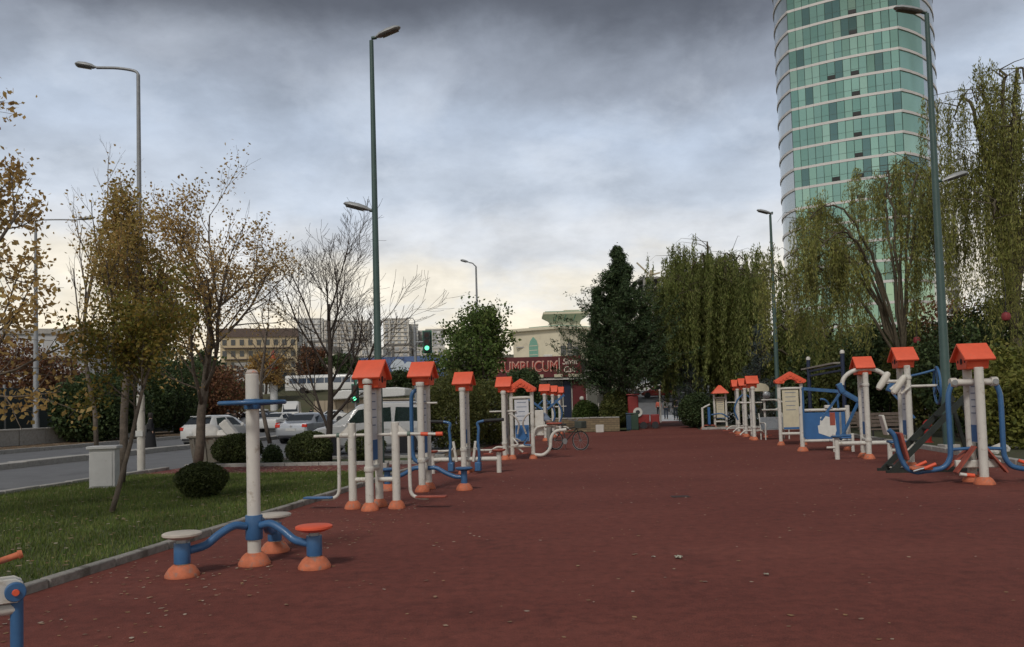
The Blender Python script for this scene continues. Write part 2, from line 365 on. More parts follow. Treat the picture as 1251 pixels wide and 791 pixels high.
def litter(name, label, n, area, z, cols, size, seed):
    rng = np.random.default_rng(seed)
    u = rng.uniform(area[0], area[1], n); v = area[2]+(area[3]-area[2])*rng.random(n)
    x = u*ca+v*sa; y = -u*sa+v*ca; s = rng.uniform(size[0], size[1], n); a = rng.uniform(0, 2*PI, n)
    P = np.zeros((n, 6, 3)); loc = np.array([(-.5, 0), (-.1, .32), (.25, .28), (.5, 0), (.2, -.3), (-.15, -.3)])
    curl = rng.uniform(.05, .35, n)
    for k, (lx, ly) in enumerate(loc):
        P[:, k, 0] = x+s*(lx*np.cos(a)-ly*np.sin(a)); P[:, k, 1] = y+s*(lx*np.sin(a)+ly*np.cos(a)); P[:, k, 2] = z+.004+s*curl*(abs(lx)+abs(ly))*rng.uniform(.3, 1.2, n)
    fl = (np.arange(n)[:, None]*6+np.arange(6)).ravel()
    tag(npmesh(name, P.reshape(-1, 3), fl, 6, leafmat(name+'_colours', cols, .1)), label, 'leaves', kind='stuff')
LC = [(.42, .30, .20), (.22, .11, .05), (.36, .24, .12), (.28, .16, .10), (.5, .42, .33), (.16, .07, .04)]
litter('fallen_leaves', 'dry fallen leaves scattered over the red rubber floor', 1500, (-5.5, 8.1, 3, 42), 0, LC, (.02, .06), 5)
litter('fallen_leaves', 'dry fallen leaves gathered along the lawn kerb', 420, (-5.55, -3.4, 4, 14), 0, LC, (.02, .055), 6)
litter('fallen_leaves', 'yellow and brown leaves lying in the lawn grass', 900, (-12.8, -5.8, 3, 19.3), .095, [(.36, .27, .12), (.3, .2, .08), (.42, .36, .2), (.2, .12, .05)], (.035, .08), 7)
litter('fallen_leaves', 'brown leaves covering the mulch strip behind the lawn', 800, (-12.8, -5.8, 19.4, 21.6), .05, [(.4, .26, .15), (.3, .1, .07), (.42, .32, .2), (.25, .08, .06)], (.05, .11), 8)
litter('fallen_leaves', 'brown leaf litter on the verge across the road', 2500, (-33, -28.5, 25, 60), .1, [(.3, .17, .07), (.2, .1, .05), (.36, .25, .12)], (.08, .2), 9)
# ------------------------------------------------------------------ exercise machines
X3 = Matrix.Rotation(PI/2, 3, 'Y')      # z axis -> x axis
Y3 = Matrix.Rotation(-PI/2, 3, 'X')     # z axis -> y axis
def post(root, x, y, z1, r=.068, m=WHITE, z0=0, dome=True, name='post', dr=None, cap=False):
    mb = MB(); mb.lathe([(r, z0), (r, z1-.01), (r-.012, z1)], (x, y, 0), 18); o = mb.build(name, m, root)
    if dome: base_dome(root, x, y, dr or r*2.1)
    return o
def base_dome(root, x, y, R=.15, h=.13):
    prof = [(R*1.02, 0), (R*1.03, .02), (R*.93, h*.42), (R*.78, h*.72), (R*.58, h*.95), (R*.5, h)]
    mb = MB(); mb.lathe([(r, z+.001) for r, z in prof], (x, y, 0), 22); return mb.build('base_cover', DOME, root)
def house(root, z, x=0, y=0, w=.40, d=.58, m=None):
    """orange bird-house cap: ridge along x, gables with a round hole"""
    m = m or ORANGE
    bx_ = MB(); h = .22
    M = Matrix.Translation((x, y, z)) @ Matrix.Rotation(PI/2, 4, 'Y') @ Matrix.Rotation(PI/2, 4, 'Z')      # poly (y,z) -> extrude x
    poly = [(-d*.34, 0), (d*.34, 0), (d*.45, h), (0, h+.2), (-d*.45, h)]
    bx_.prism(poly, -w*.42, w*.42, M); cap = bx_.build('roof_box', m, root, bevel=.012)
    rf = MB(); e = d*.5+.05; t = .035
    yb = h-.055; top = h+.25
    rf.prism([(-e, yb), (-e+.03, yb-.03), (0, top-t-.012), (e-.03, yb-.03), (e, yb), (e-.005, yb+.02), (0, top), (-e+.005, yb+.02)], -w/2-.035, w/2+.035, M)
    rf.build('roof', m, root, bevel=.01)
    for s in (-1, 1):
        hm = MB(); hm.lathe([(.055, 0), (.055, .006)], (x+s*w*.42+(0 if s > 0 else -.006), y, z+.14), 16, X3); hm.build('hole', HOLE, cap)
        for q in (-1, 1):                                              # small vent dots
            hm = MB(); hm.lathe([(.028, 0), (.028, .005)], (x+s*w*.42+(0 if s > 0 else -.005), y+q*d*.24, z+.14), 12, X3); hm.build('hole', HOLE, cap)
def sign(root, z0, z1, x=0, y=0, w=.30, bluefrac=.28, along='y', t=.02, face=None):
    """instruction board hung between two posts: pale board, blue strip below, small print"""
    sz = (t, w, z1-z0) if along == 'y' else (w, t, z1-z0)
    b = MB(); b.box((x, y, (z0+z1)/2), sz); o = b.build('sign_panel', face or mat('sign_board', (.55, .57, .60), .45, var=.06, scale=6, grime=((.42, .46, .54), 7, .6)), root)
    hb = (z1-z0)*bluefrac; pr = t+.008
    b = MB(); b.box((x, y, z0+hb/2+.01), (pr, w*.96, hb) if along == 'y' else (w*.96, pr, hb)); b.build('sign_strip', BLUED, o)
    PRN = mat('print', (.12, .16, .24), .6)
    for k in range(5):
        zz = z1-.08-k*(z1-z0)*.11; ww = w*random.uniform(.45, .8)
        b = MB(); b.box((x, y, zz), (pr, ww, .018) if along == 'y' else (ww, pr, .018)); b.build('sign_line', PRN, o)
    return o
def rod(root, pts, r=.022, m=WHITE, name='bar', k=6, n=10, smooth=True):
    mb = MB(); mb.tube(crv(pts, k) if smooth and len(pts) > 2 else pts, r, n); return mb.build(name, m, root)
def disc(root, x, y, z, r=.19, m=DISCW, name='seat', t=.04):
    mb = MB(); mb.lathe([(r*.55, z-t*1.6), (r*.9, z-t), (r, z-t*.7), (r, z-.008), (r-.015, z)], (x, y, 0), 28); return mb.build(name, m, root)
def grip(root, a, b, r=.026, m=BLACKR):
    mb = MB(); mb.tube([a, b], r, 10); return mb.build('grip', m, root)
GRP = 'outdoor exercise machines'
def machine(name, label, px, py, off=.25, rz=AXR, cat='exercise machine'):
    p = G(px, py); p = p+Vector((math.sin(-rz), math.cos(-rz), 0))*off
    return thing(name, label, cat, p, rz, GRP)
def twin(root, top, d=.25, r=.066, z_sign=(.55, 1.75), **k):
    """two posts one behind the other under an orange house"""
    for s in (-1, 1): post(root, 0, s*d, top-.42, r)
    house(root, top-.47)
    sign(root, z_sign[0], z_sign[1], w=d*2-.16)
    for z in (z_sign[0]-.12, z_sign[1]+.12):
        mb = MB(); mb.tube([(0, -d, z), (0, d, z)], .045, 12); mb.build('cross_tube', WHITE, root)
    for z in (z_sign[0]-.12, z_sign[1]+.12):
        mb = MB(); mb.lathe([(.082, 0), (.082, .01)], (0, 0, z), 14, X3) if False else mb.lathe([(.078, z-.04), (.082, z-.03), (.082, z+.03), (.078, z+.04)], (0, -d, 0), 14); mb.build('collar', WHITE, root)

def floor_twister():
    t = thing('stool_twister', 'bare white pole with blue ring handle and three low disc stools', 'exercise machine', G(311, 690), 0, GRP)
    post(t, 0, 0, 2.05, .07, dome=True, dr=.165)
    mb = MB(); mb.lathe([(.064, 2.045), (.067, 2.062), (.05, 2.085), (.03, 2.095)], n=18); mb.build('pole_cap', mat('worn_cap', (.42, .36, .32), .7, grime=((.55, .2, .12), 12, .55)), t)
    zc = 1.735
    mb = MB(); mb.lathe([(.085, zc-.07), (.088, zc-.06), (.088, zc+.03), (.085, zc+.04)], n=20); mb.build('collar', BLUE, t)
    mb = MB(); mb.torus((0, 0, zc), .335, .024, n=48, m=10); mb.build('ring_handle', BLUE, t)
    for k in range(3):
        a = RAD(25+120*k); mb = MB(); mb.tube([(.09*math.cos(a), .09*math.sin(a), zc), (.33*math.cos(a), .33*math.sin(a), zc)], [.035, .02], 10); mb.build('spoke', BLUE, t)
    mb = MB(); mb.lathe([(.086, .27), (.09, .28), (.09, .52), (.086, .53)], n=20); mb.build('collar', BLUE, t)
    base = t.location
    for (px, py), m in (((212, 706), DISCW), ((384, 694), ORANGE), ((336, 674), DISCW)):
        g = G(px, py)-base; L_ = math.hypot(g.x, g.y); d = Vector((g.x/L_, g.y/L_, 0)); R = .76; x, y = d.x*R, d.y*R
        base_dome(t, x, y, .165, .12)
        mb = MB(); mb.lathe([(.062, .08), (.062, .16)], (x, y, 0), 16); mb.build('stool_stem', WHITE, t)
        mb = MB(); mb.lathe([(.078, .13), (.08, .14), (.08, .33), (.078, .335)], (x, y, 0), 18); mb.build('stool_sleeve', BLUE, t)
        mb = MB(); mb.lathe([(.055, .33), (.055, .385)], (x, y, 0), 16); mb.build('stool_neck', METAL, t)
        disc(t, x, y, .44, .19, m)
        rod(t, [d*.09+Vector((0, 0, .42)), d*.22+Vector((0, 0, .44)), d*.38+Vector((0, 0, .37)), d*.52+Vector((0, 0, .28)), d*.69+Vector((0, 0, .25))], .042, BLUE, 'stool_arm', 6, 12)
floor_twister()

def near_rower():
    hub = H(7, 722, 4.3); t = thing('seated_rower', 'blue post with orange-centred hub, white beam and orange-gripped handle at the frame edge', 'exercise machine', (hub.x, hub.y, 0), RAD(35), GRP)
    z = hub.z
    post(t, .05, 0, z-.03, .031, BLUE, dome=True, dr=.09)
    mb = MB(); mb.lathe([(.046, -.09), (.05, -.085), (.05, .085), (.046, .09)], (.04, 0, z), 24, Y3); mb.build('hub', BLUE, t)
    mb = MB(); mb.lathe([(.016, 0), (.018, .012), (.013, .02)], (.04, -.105, z), 14, Y3); mb.build('hub_cap', ORANGE, t)
    for y in (-.10, .0):
        mb = MB(); mb.prism([(-.75, -.05), (.02, -.06), (.05, -.06), (.075, -.045), (.085, 0), (.075, .045), (.04, .065), (-.75, .065)], -.012, .012, Matrix.Translation((.0, y+.06, z)) @ Matrix.Rotation(PI/2, 4, 'X')); mb.build('side_plate', WHITE, t, bevel=.004)
    mb = MB(); mb.prism([(-.75, -.1), (-.12, -.09), (-.06, -.06), (-.04, 0), (-.06, .06), (-.12, .09), (-.75, .1)], 0, .03, Matrix.Translation((-.02, .0, z+.068))); mb.build('saddle', ORANGE, t, bevel=.012)
    a, b = Vector((-.6, .22, z-.03)), Vector((.09, .22, z+.155))
    mb = MB(); mb.tube([a, a.lerp(b, .76)], .016, 10); mb.build('handle_bar', WHITE, t)
    mb = MB(); q0, q1 = a.lerp(b, .72), b; mb.tube([q0, q0.lerp(q1, .04), q0.lerp(q1, .1), q0.lerp(q1, .88), q0.lerp(q1, .9), q1], [.021, .026, .018, .018, .026, .021], 12); mb.build('grip', DOME, t)
    post(t, -1.1, 0, z-.05, .05, WHITE, dr=.12)
    mb = MB(); mb.tube([(-1.1, 0, z-.1), (.04, 0, z-.1)], .03, 10); mb.build('cross_tube', WHITE, t)
near_rower()

def air_walker():
    t = machine('air_walker', 'orange-roofed twin-pole walker with two white side posts and hanging foot bars', 452, 624)
    twin(t, 2.43, z_sign=(.78, 1.95))
    for s in (-1, 1):
        post(t, s*.37, 0, 1.40, .066)
        mb = MB(); mb.tube([(s*.07, 0, .47), (s*.37, 0, .47)], .04, 12); mb.build('cross_tube', WHITE, t)
        # bearing bar and gusset at the top of the side post
        mb = MB(); mb.tube([(s*.30, 0, 1.20), (s*.62, 0, 1.20)], [.05, .036], 12); mb.build('bearing', WHITE, t)
        mb = MB(); mb.prism([(s*.37, 1.38), (s*.42, 1.36), (s*.55, 1.24), (s*.55, 1.2), (s*.37, 1.2)], -.02, .02, Matrix.Rotation(PI/2, 4, 'X')); mb.build('gusset', WHITE, t)
        mb = MB(); mb.lathe([(.042, 0), (.042, .05)], (s*.60-.025, 0, 1.20), 14, X3); mb.build('collar', mat('dull_green', (.10, .15, .12), .5), t)
        rod(t, [(s*.06, 0, 1.20), (s*.3, 0, 1.20)], .025, m=WHITE, name='bar')
        e = 1.02 if s < 0 else .98
        rod(t, [(s*.6, 0, 1.2), (s*e, 0, 1.19)], .026, name='handle')
        if s > 0:
            grip(t, (.8, 0, 1.195), (.92, 0, 1.19), .032, ORANGE)
            grip(t, (1.05, 0, 1.19), (1.16, 0, 1.19), .034, ORANGE); rod(t, [(.98, 0, 1.19), (1.06, 0, 1.19)], .024, name='handle')
        rod(t, [(s*.60, 0, 1.2), (s*.60, -.0, .9), (s*.60, 0, .42), (s*.62, 0, .24), (s*.72, 0, .17), (s*.9, 0, .16)], .03, name='swing_arm')
        mb = MB(); mb.box((s*.95, 0, .185), (.5, .17, .03)); mb.build('foot_plate', BLUE if s < 0 else REDB, t, bevel=.01)
air_walker()

def bow_twister():
    t = machine('twist_machine', 'orange-roofed twin-pole machine with blue bow tube and blue-topped stool', 516, 601)
    twin(t, 2.52, z_sign=(.72, 1.95))
    rod(t, [(-.04, .1, 1.93), (-.14, .05, 1.96), (-.22, 0, 1.9), (-.25, 0, 1.7), (-.25, 0, 1.0), (-.23, 0, .66), (-.15, 0, .56), (-.04, 0, .55)], .04, BLUE, 'bow_tube')
    rod(t, [(.05, -.1, 1.70), (.30, -.12, 1.70)], .02, name='handle'); rod(t, [(-.05, .1, 1.70), (-.30, .12, 1.70)], .02, name='handle')
    x = .78
    rod(t, [(.06, 0, .43), (.22, 0, .43), (.42, -.02, .33), (.6, -.03, .26), (x-.06, -.03, .25)], .042, BLUE, 'stool_arm')
    base_dome(t, x, -.03, .16); post(t, x, -.03, .38, .062, BLUE, .08, dome=False, name='stool_sleeve'); disc(t, x, -.03, .44, .17, BLUE)
    base_dome(t, -x, .03, .16); post(t, -x, .03, .38, .062, BLUE, .08, dome=False, name='stool_sleeve'); disc(t, -x, .03, .44, .17, BLUE)
    rod(t, [(-.06, 0, .43), (-.22, 0, .43), (-.42, .02, .33), (-.6, .03, .26), (-x+.06, .03, .25)], .042, BLUE, 'stool_arm')
bow_twister()

def double_rower():
    t = machine('double_rower', 'orange-roofed twin-pole rower with long low beam and black-gripped blue levers', 567, 579)
    twin(t, 2.45, z_sign=(.7, 1.9))
    mb = MB(); mb.tube([(-.78, -.05, .33), (.82, -.05, .33)], .055, 14); mb.build('beam', WHITE, t)
    for s in (-1, 1):
        post(t, s*.82, -.05, .5, .06, dome=False); disc(t, s*.82, -.05, .56, .17, REDB)
        rod(t, [(s*.32, -.15, .14), (s*.36, -.15, .4), (s*.34, -.15, .75), (s*.36, -.15, 1.05), (s*.34, -.15, 1.2), (s*.5 if s > 0 else -.5, -.15, 1.25)], .035, BLUE, 'lever')
        mb = MB(); mb.box((s*.33, -.15, .16), (.14, .2, .22)); mb.build('pedal', BLUE, t, bevel=.02)
        grip(t, (s*.5, -.15, 1.25), (s*.98, -.15, 1.27), .04)
        mb = MB(); mb.box((s*.24, -.12, .52), (.06, .06, .5), Matrix.Rotation(RAD(s*8), 3, 'Y')); mb.build('link', WHITE, t, bevel=.008)
        rod(t, [(s*.26, -.15, .62), (s*.36, -.12, .55), (s*.7, -.08, .54), (s*.8, -.06, .54)], .025, name='bar')
double_rower()

def plain_twin(name, label, px, py, top, extra=0):
    t = machine(name, label, px, py); twin(t, top, z_sign=(.6, 1.85))
    s = -1
    rod(t, [(-.45, -.1, 1.42), (.35, -.1, 1.42)], .024, name='handle')
    for q in (-1, 1):
        rod(t, [(q*.05, 0, .35), (q*.3, 0, .35), (q*.5, 0, .2)], .03, WHITE, 'foot_bar'); mb = MB(); mb.box((q*.52, 0, .17), (.3, .24, .03)); mb.build('foot_plate', REDB, t, bevel=.008)
    if extra:
        for q in (-1, 1):
            rod(t, [(q*.06, -.1, 1.75), (q*.3, -.12, 1.5), (q*.42, -.12, 1.1), (q*.3, -.1, .7)], .035, BLUE, 'lever')
    if extra == 2:
        mb = MB(); mb.bar((.1, -.2, 1.35), (.85, -.2, 1.95), .09, .09); mb.build('lever_arm', BLUE, t); mb = MB(); mb.bar((-.1, -.2, 1.35), (-.8, -.2, 1.9), .09, .09); mb.build('lever_arm', BLUE, t)
    return t
plain_twin('hip_twister', 'orange-roofed twin-pole machine beside the wide gabled frame', 617, 562, 2.45)
for v, lab, ex in ((34.5, 'twin-pole machine with raised blue lever arms behind the bicycle', 2), (38, 'second orange-roofed pole of the close trio behind the bicycle', 1), (41.5, 'last orange-roofed pole of the left row by the stone wall', 0)):
    p = A(-3.75, v); t = plain_twin('chest_press' if ex == 2 else 'hip_twister', lab, 600, 600, 2.44, ex); t.location = p

def gabled_frame(name, label, loc, rz, wide=.78, top=2.25, tubes=True, beige=False, pyramid=False):
    t = thing(name, label, 'exercise machine', loc, rz, GRP); hw = wide/2; zt = top-.34
    for s in (-1, 1): post(t, s*hw, 0, zt+.05, .06)
    mb = MB(); mb.tube([(-hw, 0, zt-.22), (hw, 0, zt-.22)], .045, 12); mb.build('cross_tube', WHITE, t)
    mb = MB(); mb.tube([(-hw, 0, .38), (hw, 0, .38)], .05, 12); mb.build('cross_tube', WHITE, t)
    ew = hw+.14
    if pyramid:
        mb = MB(); e = hw+.13; mb.add([(-e, -e, zt), (e, -e, zt), (e, e, zt), (-e, e, zt), (-e*.97, -e*.97, zt+.05), (e*.97, -e*.97, zt+.05), (e*.97, e*.97, zt+.05), (-e*.97, e*.97, zt+.05), (-.06, 0, zt+.44), (.06, 0, zt+.44)],
               [(3, 2, 1, 0), (0, 1, 5, 4), (1, 2, 6, 5), (2, 3, 7, 6), (3, 0, 4, 7), (4, 5, 9, 8), (5, 6, 9), (6, 7, 8, 9), (7, 4, 8)]); mb.build('roof', ORANGE, t, bevel=.012)
    else:
        arch = [(ew, zt-.02), (ew, zt+.05), (0, top), (-ew, zt+.05), (-ew, zt-.02), (-ew+.06, zt-.06), (-hw+.12, zt-.06)]
        arch += [(-hw*.55*math.cos(PI*k/8), zt-.04+.12*math.sin(PI*k/8)) for k in range(9)]+[(hw-.12, zt-.06), (ew-.06, zt-.06)]
        mb = MB(); mb.prism(arch, -.16, .16, Matrix.Rotation(PI/2, 4, 'X')); mb.build('roof', ORANGE, t, bevel=.012)
        for k in range(-4, 5):                                                # scalloped edge tiles along the eave line
            x = k*ew*.2; z = top-.13-abs(k)*.2*(top-zt-.05)
            mb = MB(); mb.lathe([(.035, 0), (.045, .02)], (x, -.185, z), 10, Y3); mb.build('roof_scallop', ORANGE, t)
    sign(t, .52, zt-.28, 0, 0, wide-.2, .38 if not beige else .05, 'x', face=mat('beige_board', (.55, .50, .36), .6, var=.08, grime=((.42, .38, .27), 5, .6)) if beige else None)
    if tubes:
        for s in (-1, 1):
            rod(t, [(s*hw*.4, -.1, .75), (s*hw*.2, -.25, 1.05), (s*hw*.5, -.35, 1.25), (s*hw*1.05, -.42, 1.36)], .026, WHITE, 'handle')
            rod(t, [(s*hw*.2, -.1, .55), (s*hw*.7, -.3, .62), (s*hw*.3, -.35, .45), (s*hw*.9, -.35, .42)], .026, BLUE if s > 0 else WHITE, 'foot_bar')
        rod(t, [(hw, 0, .12), (hw+.3, -.05, .12), (hw+.5, -.05, .3), (hw+.55, -.05, .62), (hw+.7, -.05, .8), (hw+1.0, -.05, .84)], .05, WHITE, 'seat_tube')
        rod(t, [(hw, 0, .55), (hw+.08, -.05, .85), (hw+.25, -.05, .95), (hw+.75, -.05, .97)], .04, WHITE, 'seat_tube')
        mb = MB(); mb.box((hw+.65, -.05, 1.03), (.45, .3, .05)); mb.build('seat', REDB, t, bevel=.015)
        mb = MB(); mb.box((hw+.2, .05, 1.05), (.26, .04, .75)); mb.build('back_panel', WHITE, t, bevel=.02)
    return t
gabled_frame('gabled_stepper', 'white frame with wide orange gable, blue-striped board and curved seat tubes', G(639, 561), AXR, .62, 2.37)
gabled_frame('gabled_stepper', 'beige-boarded frame with wide orange gable beside the blue panelled press', G(968, 544), AXR, .72, 2.45, tubes=False, beige=True)
pg = gabled_frame('gabled_stepper', 'small beige-boarded frame under an orange pyramid roof by the clipped shrub', G(881, 524), AXR, .6, 2.2, tubes=False, beige=True, pyramid=True)
post(pg, -.95, -.2, 1.15, .06); rod(pg, [(-.95, -.2, 1.1), (-.8, -.2, 1.18), (-.55, -.2, 1.3)], .045, WHITE, 'handle')
rod(pg, [(-.5, -.2, .75), (0, -.3, .8), (.35, -.3, .6)], .04, BLUE, 'lever')
mb = MB(); mb.box((-.62, -.15, .7), (.12, .3, .9)); mb.build('side_board', BLUED, pg)
mb = MB(); mb.box((-.6, 0, .2), (.6, .3, .05)); mb.build('foot_plate', REDB, pg)

def swing_press():
    t = machine('swing_press', 'orange-roofed twin-pole press with two hanging blue swing seats and red boards', 1203, 592)
    for s in (-1, 1): post(t, 0, s*.25, 2.06, .075, dr=.17)
    house(t, 2.03, w=.44, d=.62)
    sign(t, .72, 1.8, w=.34)
    mb = MB(); mb.tube([(-.34, 0, 1.80), (.34, 0, 1.80)], .062, 14); mb.build('axle', WHITE, t)
    for s in (-1, 1):
        mb = MB(); mb.lathe([(.082, 0), (.085, .01), (.085, .1), (.08, .11)], (s*.34-.055, 0, 1.80), 20, X3); mb.build('bearing', WHITE, t)
        mb = MB(); mb.lathe([(.05, -.004), (.05, .004)], (s*.34, -.088, 1.80), 16, Y3); mb.build('bearing_cap', METAL, t)
        P = [(s*.36, 0, 1.78), (s*.42, 0, 1.62), (s*.44, 0, 1.4), (s*.44, 0, .62), (s*.47, 0, .42), (s*.57, 0, .29), (s*.74, 0, .24), (s*.95, 0, .22)]
        rod(t, P, .046, BLUE, 'swing_arm', 7, 12)
        # seat: pan, curved back and grips
        rod(t, [(s*.9, 0, .22), (s*1.05, 0, .21), (s*1.2, .02, .3), (s*1.3, .04, .55), (s*1.36, .05, .85), (s*1.46, .05, .98)], .045, BLUE, 'seat_frame', 7, 12)
        mb = MB(); mb.box((s*.98, 0, .28), (.36, .34, .045)); st = mb.build('seat', DOME, t, bevel=.015)
        mb = MB(); mb.box((s*1.25, .03, .68), (.05, .36, .5), Matrix.Rotation(RAD(s*12), 3, 'Y')); mb.build('backrest', REDB, t, bevel=.015)
        for q in (-1, 1):
            rod(t, [(s*1.15, q*.2, .24), (s*.95, q*.22, .30)], .02, METAL, 'grip_bar'); grip(t, (s*.97, q*.22, .29), (s*.78, q*.24, .37), .03, ORANGE)
        mb = MB(); mb.bar((s*.08, -.1, .66), (s*.42, -.12, .2), .16, .03); mb.build('foot_board', REDB, t)
        mb = MB(); mb.bar((s*.08, .12, .62), (s*.5, .12, .24), .16, .03); mb.build('foot_board', REDB, t)
        rod(t, [(s*.05, 0, .62), (s*.44, 0, .6)], .03, BLUE, 'stay')
    mb = MB(); mb.box((0, 0, .34), (.75, .1, .14)); mb.build('foot_beam', WHITE, t, bevel=.02)
    mb = MB(); mb.tube([(-.38, -.2, .18), (-.25, -.2, .16)], .03, 10); mb.build('grip', WHITE, t); grip(t, (-.27, -.2, .165), (-.14, -.2, .15), .035, ORANGE)
swing_press()

def shoulder_wheel():
    t = machine('shoulder_wheel', 'orange-roofed twin-pole machine with blue hand wheel and white pads', 1114, 572)
    twin(t, 2.66, z_sign=(.7, 1.85))
    mb = MB(); mb.tube([(0, -.2, 1.78), (.62, -.2, 1.78)], .03, 10); mb.build('axle', WHITE, t)
    wh = MB(); R3 = Matrix.Rotation(RAD(80), 3, 'Z') @ Matrix.Rotation(PI/2, 3, 'X'); c = Vector((.62, -.2, 1.78)); wh.torus(c, .40, .026, R3, 40, 8)
    w = wh.build('hand_wheel', BLUE, t)
    for k in range(3):
        a = RAD(90+120*k); d = R3 @ Vector((math.cos(a), math.sin(a), 0)); s_ = MB(); s_.tube([c, c+d*.39], .02, 8); s_.build('spoke', BLUE, w)
    rod(t, [(.05, -.2, 2.0), (.3, -.2, 2.05), (.58, -.2, 2.12)], .025, BLUE, 'stay')
    for (x, z, r) in ((-.2, 1.88, 25), (.02, 1.78, 115)):
        mb = MB(); mb.tube([(x, -.34, z), (x-.2, -.36, z-.16)], .03, 8); mb.build('pad_stem', WHITE, t)
    for x0, z0, x1, z1 in ((-.08, 2.02, -.36, 1.62), (-.42, 2.1, -.66, 1.72)):
        mb = MB(); a, b = Vector((x0, -.38, z0)), Vector((x1, -.38, z1)); mb.tube([a, a.lerp(b, .06), a.lerp(b, .25), a.lerp(b, .75), a.lerp(b, .94), b], [.03, .062, .075, .075, .062, .03], 12); mb.build('pad', mat('pad_vinyl', (.60, .57, .50), .5, var=.06), t)
    rod(t, [(.0, -.25, 1.95), (-.2, -.34, 1.9), (-.5, -.38, 1.9)], .035, WHITE, 'bar')
    mb = MB(); mb.tube([(0, -.25, .4), (-.45, -.3, .4)], .045, 10); mb.build('cross_tube', WHITE, t)
    for x in (-.2, -.45): post(t, x, -.3, .55, .05, dome=False)
    mb = MB(); mb.box((-.55, -.3, .95), (.05, .3, .45), Matrix.Rotation(RAD(-12), 3, 'Y')); mb.build('backrest', WHITE, t, bevel=.02)
    mb = MB(); mb.box((-.3, -.3, .58), (.35, .3, .05)); mb.build('seat', BLUE, t, bevel=.015)
shoulder_wheel()

def arch_press():
    t = machine('lat_puller', 'orange-roofed twin-pole puller with white arch tube and blue brackets', 1062, 561)
    twin(t, 2.60, z_sign=(.6, 1.75))
    ar = [(.56*math.cos(PI*k/12), -.2, 1.88+.40*math.sin(PI*k/12)) for k in range(13)]
    rod(t, ar, .055, WHITE, 'arch_tube', 2, 12)
    for s in (-1, 1):
        mb = MB(); mb.box((s*.60, -.2, 1.80), (.14, .14, .26), Matrix.Rotation(RAD(s*22), 3, 'Y')); mb.build('bracket', BLUE, t, bevel=.02)
        mb = MB(); mb.bar((s*.6, -.2, 1.7), (s*1.12, -.25, 1.0), .05, .05); mb.build('pull_bar', BLUE, t)
        post(t, s*.75, -.2, .55, .06, dome=False)
        rod(t, [(s*.75, -.2, .3), (s*1.0, -.2, .3)], .03, WHITE, 'foot_bar')
        disc(t, s*.75, -.2, .6, .14, BLUE)
    mb = MB(); mb.tube([(-.75, -.2, .40), (.75, -.2, .40)], .055, 12); mb.build('beam', WHITE, t)
arch_press()

def panel_press():
    t = thing('panel_press', 'white framed press with blue board, white poster and long blue lever arms', 'exercise machine', G(1009, 551), AXR, GRP)
    hw = .65
    for s in (-1, 1): post(t, s*hw, 0, 1.32, .065, dr=.16)
    for z in (1.2, .30): mb = MB(); mb.tube([(-hw, 0, z), (hw, 0, z)], .045, 12); mb.build('cross_tube', WHITE, t)
    b = MB(); b.box((0, 0, .74), (1.14, .025, .78)); bd = b.build('board', BLUED, t)
    b = MB(); b.prism([(-.2, -.22), (.12, -.34), (.25, -.3), (.3, -.15), (.28, .2), (.0, .28), (-.14, .25), (-.16, .02), (-.22, .0)], -.018, .018, Matrix.Translation((.02, 0, .74)) @ Matrix.Rotation(PI/2, 4, 'X')); b.build('poster', mat('poster_white', (.62, .62, .58), .7, var=.08), bd)
    b = MB(); b.box((.22, 0, .93), (.15, .042, .38)); b.build('poster_patch', REDB, bd)
    b = MB(); b.box((.44, 0, .74), (.06, .03, .76)); b.build('stile', METAL, bd)
    for y in (-.14, .14):
        mb = MB(); mb.bar((-.6, y-.1, 1.84), (.5, y-.1, 1.72), .07, .09); mb.build('lever_arm', BLUE, t)
        mb = MB(); mb.bar((.46, y-.1, 1.76), (.98, y-.1, 1.42), .07, .10); mb.build('lever_arm', BLUE, t)
    mb = MB(); mb.bar((.92, -.2, 1.42), (.3, -.5, .34), .06, .06); mb.build('push_bar', BLUE, t)
    mb = MB(); mb.bar((-.6, -.1, 1.84), (-.6, -.05, .4), .05, .05); mb.build('push_bar', BLUE, t)
    mb = MB(); mb.bar((.36, -.1, 1.7), (.4, -.02, 1.25), .05, .05); mb.build('push_bar', BLUE, t)
    rod(t, [(.1, 0, 1.24), (.12, -.05, 1.38), (.0, -.1, 1.5), (-.12, -.1, 1.52)], .03, BLUE, 'handle')
    mb = MB(); mb.box((.12, 0, 1.29), (.22, .16, .1)); mb.build('bearing', WHITE, t, bevel=.02)
    # foot frame in front
    for x in (.12, .62): post(t, x, -.55, .52, .045, dome=False, name='foot_post')
    for z, m in ((.46, BLUE), (.40, BLUED), (.18, METAL)): mb = MB(); mb.tube([(.12, -.55, z), (.62, -.55, z)], .032, 10); mb.build('rung', m, t)
    for x in (.12, .62): mb = MB(); mb.tube([(x, -.55, .3), (x, 0, .3)], .035, 10); mb.build('stay', WHITE, t)
panel_press()

